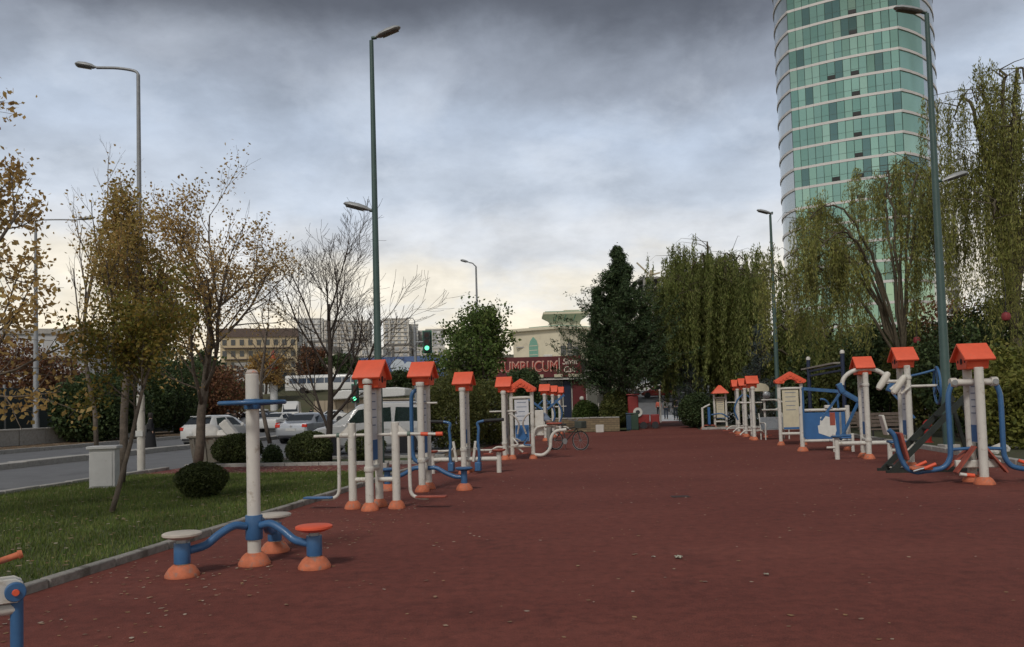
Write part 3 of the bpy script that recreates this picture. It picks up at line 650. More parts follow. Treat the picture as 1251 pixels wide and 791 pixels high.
for (px, py, top, lab, ex) in ((903, 531, 2.42, 'farthest orange-roofed pole of the tight trio past the steel bench', 0), (912, 534, 2.42, 'middle orange-roofed pole of the tight trio past the steel bench', 1), (922, 538, 2.45, 'tallest orange-roofed pole of the tight trio next to the steel bench', 0)):
    plain_twin('hip_twister', lab, px, py, top, ex)
def arched_board():
    t = thing('leg_stretcher', 'white stretcher frame topped by a beige arched board with orange mark', 'exercise machine', G(937, 537)+Vector((.2, 1.5, 0)), AXR, GRP)
    for s in (-1, 1): post(t, s*.22, 0, 1.95, .045)
    mb = MB(); mb.prism([(-.42, 1.85), (.42, 1.85), (.42, 2.0), (.3, 2.14), (0, 2.2), (-.3, 2.14), (-.42, 2.0)], -.05, .05, Matrix.Rotation(PI/2, 4, 'X')); b = mb.build('arched_board', mat('beige_board', (.5, .45, .3)), t, bevel=.01)
    mb = MB(); mb.box((-.25, 0, 2.0), (.2, .11, .18)); mb.build('orange_mark', ORANGE, b)
    for z in (1.1, 1.5): rod(t, [(.1, -.1, z), (.6, -.15, z), (.78, -.15, z-.05)], .035, WHITE, 'handle')
    rod(t, [(.6, -.15, 1.1), (.78, -.15, 1.2), (.78, -.15, 1.4), (.6, -.15, 1.5)], .035, WHITE, 'handle')
    rod(t, [(.78, -.15, 1.45), (1.2, -.15, 1.25), (1.45, -.1, 1.15)], .04, WHITE, 'lever')
    mb = MB(); mb.lathe([(.05, -.1), (.14, -.06), (.16, 0), (.14, .06), (.05, .1)], (.3, -.1, 1.7), 14, Y3); mb.build('weight', METAL, t)
arched_board()
def steel_bench():
    t = thing('steel_bench', 'perforated grey metal bench beside the beige-boarded frame', 'bench', G(947, 537), RAD(8), None)
    mb = MB(); mb.box((0, .22, .62), (.95, .03, .46), Matrix.Rotation(RAD(-10), 3, 'X')); mb.build('backrest', METAL, t, bevel=.01)
    mb = MB(); mb.box((0, -.02, .38), (.95, .42, .03)); mb.build('seat', METAL, t, bevel=.01)
    for s in (-1, 1):
        rod(t, [(s*.47, -.2, 0), (s*.47, -.2, .38)], .025, WHITE, 'leg'); rod(t, [(s*.47, .2, 0), (s*.47, .2, .4), (s*.47, .32, 1.0)], .025, WHITE, 'leg')
        rod(t, [(s*.47, -.2, .38), (s*.47, -.2, .62), (s*.47, .25, .64)], .022, WHITE, 'armrest')
steel_bench()
def ladder():
    a = G(1090, 578); b = G(1108, 584); t = thing('incline_ladder', 'dark green slanted ladder bench beside the lamp post', 'ladder', a, RAD(-6))
    DG = mat('black_green_paint', (.016, .022, .018), .6, var=.3)
    rise, run = 1.52, 1.5
    for y in (0, .52):
        mb = MB(); mb.bar((0, y, .03), (run, y, rise), .055, .11); mb.build('rail', DG, t)
        mb = MB(); mb.bar((run-.06, y, rise-.05), (run+.28, y, 0), .05, .07); mb.build('rear_leg', DG, t)
        mb = MB(); mb.bar((-.12, y, .03), (run+.3, y, .03), .05, .06); mb.build('skid', DG, t)
    for k in range(6):
        f = .07+k*.168; mb = MB(); mb.bar((run*f, .03, rise*f+.02), (run*f, .49, rise*f+.02), .10, .035); mb.build('rung', DG, t)
ladder()
def navy_frame():
    p = H(990, 500, 31); q = H(1032, 500, 28.5); t = thing('pull_up_frame', 'navy blue pull-up frame with white-capped posts behind the panelled press', 'exercise machine', (p.x, p.y, 0), 0, GRP)
    NV = mat('navy_paint', (.012, .022, .055), .5); d = Vector((q.x-p.x, q.y-p.y, 0))
    hp, hq = H(990, 440, 31).z, H(1032, 432, 28.5).z
    for v, h in ((Vector((0, 0, 0)), hp), (d, hq)):
        post(t, v.x, v.y, h, .07, NV, dome=False); mb = MB(); mb.lathe([(.08, h), (.08, h+.08), (.04, h+.13)], (v.x, v.y, 0), 14); mb.build('post_cap', WHITE, t)
    z1, z2 = H(990, 454, 31).z, H(1032, 446, 28.5).z
    for k, dz in enumerate((0, -.18)):
        mb = MB(); mb.bar((0, 0, z1+dz), (d.x, d.y, z2+dz), .07); mb.build('beam', NV, t)
    mb = MB(); mb.bar((0, .5, z1+.1), (d.x, d.y+.5, z2+.1), .25, .06); mb.build('board', mat('weathered_wood', (.25, .23, .2), .8), t)
navy_frame()
def wood_bench(px, py, label):
    t = thing('park_bench', label, 'bench', G(px, py), RAD(-4))
    WB = mat('brown_slat', (.13, .10, .08), .7, var=.25)
    for k in range(4): mb = MB(); mb.box((0, -.18+.12*k, .45), (1.6, .1, .035)); mb.build('seat_slat', WB, t, bevel=.006)
    for k in range(4): mb = MB(); mb.box((0, .28+.03*k, .58+.12*k), (1.6, .03, .1)); mb.build('back_slat', WB, t, bevel=.006)
    for s in (-1, 1):
        rod(t, [(s*.65, -.2, 0), (s*.65, -.2, .44)], .03, DARKT, 'leg'); rod(t, [(s*.65, .25, 0), (s*.65, .25, .44), (s*.65, .38, 1.0)], .03, DARKT, 'leg')
wood_bench(1082, 541, 'brown slatted bench behind the white-arched puller')
wood_bench(1042, 537, 'brown slatted bench glimpsed behind the blue panelled press')
def hydrant():
    t = thing('fire_hydrant', 'small red hydrant standing below the blue hand wheel', 'hydrant', G(1134, 542), 0)
    R_ = mat('red_enamel', (.35, .025, .02), .4)
    mb = MB(); mb.lathe([(.16, 0), (.16, .04), (.11, .06), (.11, .55), (.14, .57), (.14, .62), (.1, .7), (.03, .76)], n=18); mb.build('barrel', R_, t)
    for s in (-1, 1): mb = MB(); mb.lathe([(.06, 0), (.06, .1)], (s*.1-.05, 0, .45), 12, X3); mb.build('outlet', R_, t)
hydrant()
# ------------------------------------------------------------------ street furniture
def lamp_head(root, p, d, L_=.75, tilt=10, parent=None):
    """cobra head luminaire starting at p and pointing along horizontal direction d"""
    d = Vector(d).normalized(); up = Vector((0, 0, 1)); d = (d+up*math.tan(RAD(tilt))).normalized(); s = d.cross(up).normalized(); n = s.cross(d)
    def ring(t, w, h, dz): return [Vector(p)+d*(t*L_)+s*(w*math.cos(a))+n*(dz+(h*math.sin(a) if math.sin(a) > 0 else .35*h*math.sin(a))) for a in [2*PI*k/14 for k in range(14)]]
    mb = MB(); R_ = [ring(*q) for q in ((0, .04, .04, 0), (.12, .06, .055, 0), (.22, .12, .085, .0), (.5, .15, .11, .0), (.8, .14, .10, 0), (.95, .09, .06, 0), (1, .03, .02, 0))]
    vs = [v for r in R_ for v in r]; k = len(R_)
    mb.add(vs, [(i*14+j, i*14+(j+1) % 14, (i+1)*14+(j+1) % 14, (i+1)*14+j) for i in range(k-1) for j in range(14)]+[tuple(range(13, -1, -1)), tuple(range((k-1)*14, k*14))])
    h = mb.build('lamp_head', LAMPM, root)
    g = MB(); g.add([v-n*.02 for v in ring(.3, .10, .03, -.03)+ring(.9, .09, .03, -.03)], [(j, (j+1) % 14, 14+(j+1) % 14, 14+j) for j in range(14)]+[tuple(range(13, -1, -1)), tuple(range(14, 28))]); g.build('lamp_glass', LAMPG, h)
def lamp_post(label, px, Y, ytop, m, heads, r=(.11, .06), plinth=True, xtop=None):
    b = H(px, 500, Y); top = H(xtop or px, ytop, Y); t = thing('street_lamp', label, 'street lamp', (b.x, b.y, 0), 0, 'street lamps'); z = top.z
    mb = MB(); mb.tube([(0, 0, 0), (0, 0, z*.12), (0, 0, z*.125), (0, 0, z)], [r[0]*1.15, r[0]*1.12, r[0], r[1]], 14); mb.build('pole', m, t)
    if plinth: mb = MB(); mb.box((0, 0, .1), (.42, .42, .2)); mb.build('plinth', CONC, t, bevel=.02)
    for (hx, hy, tx, ty, L_, bend) in heads:                 # head root pixel, head tip pixel
        a = H(hx, hy, Y)-t.location; e = H(tx, ty, Y)-t.location
        zz = a.z
        if bend: rod(t, [(0, 0, z-.01), (0, 0, z+.02), ((1 if a.x > 0 else -1)*.12, 0, z+.13), (a.x*.5, 0, (z+.13+a.z)/2+.03), (a.x, 0, a.z)], .04, m, 'arm', 6)
        else: rod(t, [(0, 0, zz), (a.x if abs(a.x) > .12 else math.copysign(.14, e.x), 0, zz+.02)], .045, m, 'arm')
        dv = e-a; lamp_head(t, a, (dv.x, 0, 0), max(.5, abs(dv.x)*1.02), math.degrees(math.atan2(dv.z, abs(dv.x))))
    return t
la = lamp_post('grey lamp post with long bent arm and pale flaking foot beside the road', 172, 22.5, 92, GREYP, [(118, 83, 92, 79, .6, True)], (.085, .05), False)
mb = MB(); mb.lathe([(.105, 0), (.105, 2.15), (.095, 2.18)], n=18); mb.build('pole_foot', mat('flaking_white', (.48, .46, .41), .8, var=.1, scale=4, grime=((.2, .19, .17), 5, .55)), la)
mb = MB(); mb.box((0, -.11, 1.1), (.2, .02, .16)); mb.build('notice', PLATE, la)
rod(la, [(0, -.08, 2.2), (.02, -.1, 2.28), (.0, -.07, 2.36)], .03, METAL, 'clamp')
lamp_post('tall dark green lamp post with two heads at the lawn corner', 463, 21, 50, GREENP, [(457, 47, 491, 33, .7, False), (455, 258, 419, 249, .7, False)], (.105, .055), xtop=453)
lamp_post('tall green lamp post with two heads beside the dark ladder bench', 1157, 22, 17, GREENP, [(1132, 16, 1092, 10, .7, False), (1150, 222, 1183, 211, .7, False)], (.125, .06), xtop=1135)
lamp_post('green lamp post with short-armed head between the willows', 951, 40, 263, GREENP, [(944, 262, 924, 257, .7, True)], (.12, .06), xtop=945)
lamp_post('far lamp post with short arm rising behind the green tree', 586, 54, 326, GREYP, [(573, 321, 562, 318, .7, True)], (.1, .06))
lamp_post('pale lamp post with long thin arm on the verge across the road', 44, 45, 272, GREYP, [(94, 269, 116, 266, .9, True)], (.16, .07), xtop=52)
lamp_post('small grey lamp post far beside the traffic signal mast', 509, 90, 392, GREYP, [(503, 389, 496, 389, .7, True)], (.1, .06))

GLOW = emat('green_signal', (.15, 1, .5), 1.1); SIGM = mat('signal_case', (.02, .03, .028), .6)
def signal(root, x, y, z, h=.92, w=.32):
    mb = MB(); mb.box((x, y, z), (w, .2, h)); s = mb.build('signal_head', SIGM, root, bevel=.02)
    for k in range(3):
        zz = z+h*.31-k*h*.31
        mb = MB(); mb.lathe([(.1, -.006), (.1, .006)], (x, y-.105, zz), 18, Y3); mb.build('lens', GLOW if k == 2 else mat('dark_lens', (.03, .012, .01), .3), s)
        mb = MB(); mb.torus((x, y-.15, zz), .115, .012, Y3, 18, 6, 0, PI); mb.build('visor', SIGM, s)
    mb = MB(); mb.box((x, y+.105, z), (w+.1, .012, h+.12)); mb.build('backboard', mat('signal_green', (.03, .16, .10), .5), s)
def signal_post(label, px, Y, ypole, head, xp):
    b = H(xp, 500, Y); t = thing('traffic_signal', label, 'traffic light', (b.x, b.y, 0), 0, 'traffic signals'); zt = H(xp, ypole, Y).z; hp = H(*head, Y)-t.location
    mb = MB(); mb.tube([(0, 0, 0), (0, 0, zt)], [.09, .06], 12); mb.build('mast', GREYP, t)
    signal(t, hp.x, -.1, hp.z); rod(t, [(0, 0, hp.z), (hp.x, 0, hp.z)], .04, GREYP, 'bracket')
    return t
signal_post('traffic signal showing green, high on a grey mast', 522, 36, 400, (522, 418), 509)
tb = signal_post('low traffic signal showing green on a thin post behind the white van-bodied car', 434, 44, 464, (434, 481), 435)
mb = MB(); mb.box((0, -.05, 3.05), (.16, .05, .35)); mb.build('sign_plate', mat('signal_green', (.03, .16, .1)), tb)

def cabinet():
    t = thing('utility_cabinet', 'pale grey cabinet with overhanging lid on the lawn beside the road', 'cabinet', G(128, 599), RAD(12))
    PC = mat('pale_cabinet', (.50, .50, .49), .7, var=.06, scale=4, grime=((.38, .37, .34), 5, .6)); z0 = .05
    mb = MB(); mb.prism([(-.26, -.2), (.26, -.2), (.26, .2), (-.26, .2)], z0, .90); mb.build('body', PC, t, bevel=.012)
    mb = MB(); mb.box((0, 0, .935), (.62, .5, .07)); mb.build('lid', PC, t, bevel=.015)
    mb = MB(); mb.box((0, -.208, .47), (.42, .014, .74)); mb.build('door', PC, t, bevel=.006)
    mb = MB(); mb.box((0, 0, .05), (.56, .44, .06)); mb.build('plinth', CONC, t)
cabinet()
def dumpster():
    t = thing('dumpster', 'rusty grey ribbed dumpster heaped with white sacks by the clipped shrub', 'dumpster', G(266, 569), RAD(-6))
    DM = mat('dumpster_steel', (.20, .18, .15), .75, .15, var=.2, scale=5, grime=((.12, .085, .06), 5, .52))
    mb = MB(); mb.add([(-.58, -.4, .12), (.58, -.4, .12), (.58, .4, .12), (-.58, .4, .12), (-.66, -.52, .9), (.66, -.52, .9), (.66, .52, .9), (-.66, .52, .9), (-.6, -.46, .9), (.6, -.46, .9), (.6, .46, .9), (-.6, .46, .9), (-.54, -.36, .3), (.54, -.36, .3), (.54, .36, .3), (-.54, .36, .3)],
                      [(3, 2, 1, 0), (0, 1, 5, 4), (1, 2, 6, 5), (2, 3, 7, 6), (3, 0, 4, 7), (4, 5, 9, 8), (5, 6, 10, 9), (6, 7, 11, 10), (7, 4, 8, 11), (8, 9, 13, 12), (9, 10, 14, 13), (10, 11, 15, 14), (11, 8, 12, 15), (12, 13, 14, 15)])
    mb.build('body', DM, t, bevel=.01)
    for x in (-.45, -.15, .15, .45): mb = MB(); mb.bar((x, -.415, .14), (x*1.1, -.525, .86), .07, .05); mb.build('rib', DM, t)
    mb = MB()
    for a, b in (((-.68, -.54), (.68, -.54)), ((.68, -.54), (.68, .54)), ((.68, .54), (-.68, .54)), ((-.68, .54), (-.68, -.54))): mb.tube([(a[0], a[1], .9), (b[0], b[1], .9)], .035, 8)
    mb.build('rim', DM, t)
    for x in (-.45, .45):
        for y in (-.3, .3): mb = MB(); mb.lathe([(.08, -.03), (.08, .03)], (x, y, .08), 12, X3); mb.build('wheel', TYRE, t)
    base = t.location; SK = mat('white_sack', (.66, .64, .60), .7, var=.06, bump=.4, bscale=6)
    def sack(x, y, z, r, lab, sq=(1, .8, .75), seed=0):
        rg = random.Random(seed); bm = bmesh.new(); bmesh.ops.create_icosphere(bm, subdivisions=3, radius=r)
        from mathutils import noise as nz
        for v in bm.verts:
            v.co = v.co*(1+.28*nz.noise(v.co*4/r*.35+Vector((seed*3, 0, 0)))); v.co = Vector((v.co.x*sq[0], v.co.y*sq[1], v.co.z*sq[2]))
        me = bpy.data.meshes.new('rubbish_sack'); bm.to_mesh(me); bm.free(); me.materials.append(SK); me.polygons.foreach_set('use_smooth', [True]*len(me.polygons))
        o = bpy.data.objects.new('rubbish_sack', me); C.objects.link(o); o.location = base+Vector((x, y, z)); o.rotation_euler = (0, 0, rg.uniform(0, 3)); tag(o, lab, 'sack', 'sacks in the dumpster')
    sack(-.34, 0, .93, .40, 'large white sack heaped on the left of the dumpster', (1.1, .8, .85), 1); sack(.1, .1, .86, .3, 'smaller white sack in the middle of the dumpster', seed=2); sack(-.5, .05, .72, .3, 'white sack sunk low inside the dumpster', seed=5)
    mb = MB(); mb.box((0, 0, 0), (.26, .3, .85)); o = mb.build('foam_slab', SK, None, bevel=.03); o.location = base+Vector((.46, -.05, 1.0)); o.rotation_euler = (0, RAD(-38), 0); tag(o, 'white foam slab leaning on the dumpster edge', 'foam slab')
dumpster()

# ------------------------------------------------------------------ vehicles
KIND = {
 'hatch': dict(st=[(-1.98,.42,.64,.80,.68,.84,.60),(-1.93,.30,.78,.90,.79,.95,.68),(-1.80,.24,.83,.95,.82,1.04,.68),(-1.42,.22,.85,.96,.84,1.41,.60),(-.95,.22,.85,.96,.85,1.48,.60),(.1,.22,.85,.95,.85,1.47,.60),(.55,.22,.85,.93,.84,1.36,.60),(1.1,.22,.85,.92,.83,.98,.68),(1.6,.25,.83,.82,.80,.86,.66),(1.9,.3,.76,.68,.74,.72,.6),(2.0,.4,.62,.6,.62,.64,.5)],
              rear=(-1.80,-1.42), wind=(1.06,.57), side=[(-1.35,-.45),(-.38,.62)], ax=(-1.22,1.28), wr=.30),
 'sedan': dict(st=[(-2.28,.42,.66,.82,.70,.86,.62),(-2.22,.30,.80,.93,.82,.98,.72),(-1.75,.24,.87,.97,.86,1.03,.72),(-1.55,.22,.88,.98,.87,1.06,.70),(-.85,.22,.89,.97,.87,1.42,.60),(-.2,.22,.89,.96,.87,1.46,.60),(.35,.22,.89,.94,.87,1.42,.60),(1.05,.22,.89,.92,.86,1.0,.7),(1.7,.25,.87,.82,.84,.88,.68),(2.15,.3,.78,.7,.76,.74,.6),(2.3,.4,.6,.6,.6,.64,.5)],
              rear=(-1.52,-.88), wind=(1.02,.38), side=[(-1.2,-.45),(-.38,.72)], ax=(-1.35,1.38), wr=.32),
 'mpv': dict(st=[(-2.12,.40,.72,1.0,.78,1.6,.62),(-2.05,.28,.84,1.04,.85,1.76,.66),(-1.6,.24,.87,1.05,.87,1.83,.68),(-.4,.22,.87,1.05,.87,1.84,.68),(.3,.22,.87,1.04,.87,1.76,.66),(.75,.22,.87,1.03,.86,1.45,.66),(1.25,.22,.87,1.0,.85,1.06,.7),(1.8,.25,.85,.9,.82,.95,.68),(2.05,.3,.8,.75,.78,.8,.62),(2.16,.42,.62,.62,.64,.66,.5)],
              rear=None, wind=(1.2,.36), side=[(-1.85,-.95),(-.85,.0),(.1,.75)], ax=(-1.4,1.35), wr=.32),
 'van': dict(st=[(-2.9,.40,.88,1.2,.94,2.35,.80),(-2.8,.28,.95,1.2,.97,2.5,.82),(.9,.25,.98,1.2,.97,2.55,.82),(1.5,.25,.98,1.2,.96,2.25,.80),(2.05,.25,.98,1.2,.95,1.32,.8),(2.6,.28,.94,1.05,.9,1.12,.75),(2.85,.3,.86,.85,.82,.9,.68),(2.95,.42,.7,.7,.7,.75,.55)],
             rear=None, wind=(2.05,1.46), side=[(.65,1.7)], ax=(-1.75,1.95), wr=.36)}
def vehicle(name, label, kind, col, loc, rz, glass=None, parts=True, lit=True, cat='car', group='vehicles on the street'):
    K = KIND[kind]; st = K['st']; t = thing(name, label, cat, loc, rz, group)
    paint = mat('paint_'+col[0], col[1], .32, col[2], var=.03, scale=1, coat=.5, grime=(tuple(c*.8 for c in col[1]), 2, .62)); glass = glass or CGLASS
    def ring(s):
        y, zb, hb, zl, hl, zr, hr = s; half = [(hb*.86, zb), (hb, zb+.10), (hl*1.015, (zb+zl)/2+.05), (hl, zl), (hr, zr-.055 if zr-zl > .15 else zr-.015), (hr*.72, zr)]
        return [Vector((-x, y, z)) for x, z in half]+[Vector((x, y, z)) for x, z in reversed(half)]
    def at(y):
        for a, b in zip(st, st[1:]):
            if a[0] <= y <= b[0]:
                f = (y-a[0])/(b[0]-a[0]); return ring(tuple(p+(q-p)*f for p, q in zip(a, b)))
        return ring(st[0] if y < st[0][0] else st[-1])
    mb = MB(); R_ = [ring(s) for s in st]; n = 12
    mb.add([v for r in R_ for v in r], [(i*n+j, i*n+(j+1) % n, (i+1)*n+(j+1) % n, (i+1)*n+j) for i in range(len(R_)-1) for j in range(n)]+[tuple(range(n-1, -1, -1)), tuple(range((len(R_)-1)*n, len(R_)*n))])
    body = mb.build('body', paint, t, ang=50)
    sub = body.modifiers.new('bevel', 'BEVEL'); sub.width = .03; sub.segments = 2; sub.limit_method = 'ANGLE'; sub.angle_limit = RAD(25)
    def slab(c, nm, m, th=.014, off=.012):
        c = [Vector(p) for p in c]; nn = (c[1]-c[0]).cross(c[3]-c[0]).normalized(); ctr = sum(c, Vector())/4
        if nn.dot(ctr-Vector((0, ctr.y*.6, .7))) < 0: nn = -nn
        b = MB(); q = [p+nn*off for p in c]; q2 = [p-nn*th for p in c]
        b.add(q+q2, [(0, 1, 2, 3), (7, 6, 5, 4)]+[(i, (i+1) % 4, 4+(i+1) % 4, 4+i) for i in range(4)]); return b.build(nm, m, t)
    for w, nm in ((K['rear'], 'rear_window'), (K['wind'], 'windscreen')):
        if not w: continue
        a, b = at(w[0]), at(w[1]); f0, f1 = .08, .9
        def pt(r, s): return r[5].lerp(r[6], .5) + Vector(((r[7].x*.98)*s, 0, -.006))
        A0, A1, B0, B1 = pt(a, -1), pt(a, 1), pt(b, -.93), pt(b, .93)
        slab([A0.lerp(B0, f0), A1.lerp(B1, f0), A1.lerp(B1, f1), A0.lerp(B0, f1)], nm, glass)
    if kind == 'mpv': z0, z1 = 1.12, 1.58; slab([(-.6, -2.105, z0), (.6, -2.105, z0), (.56, -2.09, z1), (-.56, -2.09, z1)], 'rear_window', glass, off=.03)
    for (y0, y1) in K['side']:
        for s in (0, 1):
            def sp(y, f): r = at(y); p, q = (r[3], r[4]) if s == 0 else (r[8], r[7]); return p.lerp(q, f)
            top0 = .88 if kind != 'mpv' else .8; c0 = y0+(.18 if (kind in ('hatch', 'sedan') and y0 == K['side'][0][0]) else .03); c1 = y1-(.42 if (y1 == K['side'][-1][1] and kind != 'van') else .05)
            slab([sp(y0, .1), sp(y1, .1), sp(c1, top0), sp(c0, top0)], 'side_window', glass)
    wr = K['wr']
    for y in K['ax']:
        for s in (-1, 1):
            hw = at(y)[10].x*1.0
            b = MB(); b.lathe([(wr+.05, -.05), (wr+.05, .005)], (s*(hw-.004), y, wr+.01), 24, X3); b.build('wheel_arch', DARKT, t)
            b = MB(); b.lathe([(wr*.9, -.1), (wr, -.08), (wr, .06), (wr*.93, .08), (wr*.66, .078), (wr*.62, .05)], (s*(hw-.06), y, wr), 24, X3 if s > 0 else Matrix.Rotation(-PI/2, 3, 'Y')); w = b.build('wheel', TYRE, t)
            b = MB(); b.lathe([(wr*.62, .05), (wr*.6, .07), (wr*.2, .06), (wr*.16, .08)], (s*(hw-.06), y, wr), 20, X3 if s > 0 else Matrix.Rotation(-PI/2, 3, 'Y')); b.build('rim', RIM, w)
    if parts:
        y0 = st[0][0]; yf = st[-1][0]; hw = st[1][2]
        zt = .86 if kind in ('hatch', 'sedan') else 1.15
        for s in (-1, 1):
            b = MB(); b.box((s*(hw-.10), st[1][0]-.03, zt), (.26 if kind == 'sedan' else .17, .09, .15 if kind != 'mpv' else .4)); b.build('tail_light', TAIL, t, bevel=.02)
            b = MB(); b.box((s*(hw-.14), st[-2][0]-.03, st[-2][3]-.02), (.3, .14, .15)); b.build('headlight', HEADL, t, bevel=.03)
            m_ = MB(); yy = K['side'][-1][1]-.1; m_.lathe([(.04, -.05), (.09, -.03), (.09, .03), (.04, .05)], (s*(at(yy)[8].x+.10), yy, at(yy)[8].z+.06), 10, Y3); m_.build('mirror', paint, t)
            for (ya, yb) in K['side']:
                b = MB(); q = at(ya+.2)[9]; b.box((s*(q.x+.012), ya+.2, .86), (.02, .18, .03)); b.build('door_handle', paint if kind != 'van' else DARKT, t)
        b = MB(); b.box((0, y0-.012, .68 if kind == 'sedan' else .6), (.52, .02, .12)); b.build('number_plate', PLATE, t)
        b = MB(); b.box((0, y0+.01, .36), (hw*1.7, .10, .10)); b.build('bumper_trim', DARKT, t, bevel=.02)
        b = MB(); b.box((0, yf-.02, .5), (hw*1.2, .10, .12)); b.build('grille', DARKT, t, bevel=.02)
        if kind == 'hatch': b = MB(); b.box((0, -1.46, 1.44), (1.05, .18, .035)); b.build('spoiler', paint, t, bevel=.01)
        b = MB(); b.lathe([(.045, 0), (.045, .015)], (0, y0-.01-.0, .8 if kind == 'hatch' else .84), 14, Matrix.Rotation(PI/2, 3, 'X')); b.build('badge', RIM, t)
        if kind == 'mpv':
            for s in (-1, 1): rod(t, [(s*.62, -1.7, 1.87), (s*.62, .1, 1.9)], .018, DARKT, 'roof_rail')
    return t
WHT = ('white', (.62, .62, .60), 0); SLV = ('silver', (.42, .44, .47), .5); DRK = ('dark', (.03, .035, .045), .2); RDC = ('red', (.30, .03, .02), 0); BLC = ('bluecar', (.07, .12, .25), .2)
vehicle('parked_car', 'white hatchback seen from behind beyond the rusty dumpster', 'hatch', WHT, G(243, 546)+Vector((.55, 1.2, 0)), RAD(-14))
vehicle('parked_car', 'silver saloon seen from behind above the round clipped shrubs', 'sedan', SLV, G(356, 542)+Vector((.6, 1.7, 0)), RAD(-12))
CGREEN = mat('green_tint_glass', (.018, .034, .026), .06, spec=.9)
vehicle('parked_car', 'white van-bodied car with green-tinted windows behind the walker machine', 'mpv', WHT, A(-9.6, 28.4), RAD(90+6), CGREEN)
vehicle('delivery_van', 'white high-roofed van facing us beyond the silver saloon', 'van', WHT, H(356, 505, 88)*1 - Vector((0, 0, H(356, 505, 88).z)), RAD(192), cat='van')
def far(px, Y, z=0): p = H(px, 500, Y); return Vector((p.x, p.y, z))
vehicle('parked_car', 'white saloon side-on in the street beyond the bare tree', 'sedan', WHT, far(405, 100), RAD(82))
vehicle('parked_car', 'dark saloon just ahead of the silver one', 'sedan', DRK, far(378, 46), RAD(-14), parts=True)
vehicle('parked_car', 'dark blue car glimpsed beyond the white pole and ring handle', 'sedan', DRK, far(328, 90), RAD(75), parts=False)
vehicle('parked_car', 'small white car far up the road beside the standing couple', 'hatch', WHT, far(297, 95), RAD(60), parts=False)
vehicle('parked_car', 'second white car side-on in the street behind the bare tree', 'sedan', WHT, far(440, 108), RAD(85), parts=False)

for px, Y, kd, cl, rz, lab in ((452, 102, 'hatch', SLV, 84, 'silver hatchback in the far street beyond the walker machine'), (484, 100, 'sedan', WHT, 86, 'white saloon in the far street beyond the blue bow tube'), (316, 72, 'hatch', SLV, -14, 'silver hatchback far up the road, left of the ring handle pole'), (344, 62, 'sedan', WHT, -14, 'white saloon up the road beyond the silver one'), (308, 108, 'mpv', WHT, 80, 'white van-bodied car at the far junction')):
    vehicle('parked_car', lab, kd, cl, far(px, Y), RAD(rz), parts=False)
def coach():
    p = far(405, 126); t = thing('coach_bus', 'long white coach with blue-tinted windows on the embankment road', 'bus', (p.x, p.y, 4.1), RAD(90-4), None)
    mb = MB(); prof = [(-1.2, .4), (1.2, .4), (1.25, 1.4), (1.15, 2.6), (.9, 2.85), (-.9, 2.85), (-1.15, 2.6), (-1.25, 1.4)]
    mb.prism(prof, -7, 7, Matrix.Rotation(PI/2, 4, 'X')); mb.build('body', mat('paint_white', (.6, .6, .6)), t, bevel=.12)
    for k in range(9):
        for s in (-1, 1): b = MB(); b.box((s*1.22, -5.6+1.4*k, 1.95), (.08, 1.25, .8)); b.build('side_window', mat('coach_glass', (.06, .09, .14), .1), t)
    for y in (-4.2, 4.2):
        for s in (-1, 1): b = MB(); b.lathe([(.48, -.15), (.48, .15)], (s*1.1, y, .48), 18, X3); b.build('wheel', TYRE, t)
coach()

# ------------------------------------------------------------------ people
SKIN = mat('skin', (.42, .26, .19), .6); HAIR = mat('hair', (.02, .015, .012), .7)
def skinned(name, J, edges, rad, m, parent, sub=2):
    idx = {k: i for i, k in enumerate(J)}; me = bpy.data.meshes.new(name)
    me.from_pydata([J[k] for k in J], [(idx[a], idx[b]) for a, b in edges], []); me.materials.append(m)
    o = bpy.data.objects.new(name, me); C.objects.link(o); o.parent = parent
    sk = o.modifiers.new('skin', 'SKIN'); sk.use_smooth_shade = True
    if not me.skin_vertices:
        bm = bmesh.new(); bm.from_mesh(me); bm.verts.layers.skin.verify(); bm.to_mesh(me); bm.free()
    for i, k in enumerate(J):
        r = rad[k]; me.skin_vertices[0].data[i].radius = r if isinstance(r, tuple) else (r, r)
        me.skin_vertices[0].data[i].use_root = (i == 0)
    s = o.modifiers.new('sub', 'SUBSURF'); s.levels = sub; s.render_levels = sub
    return o
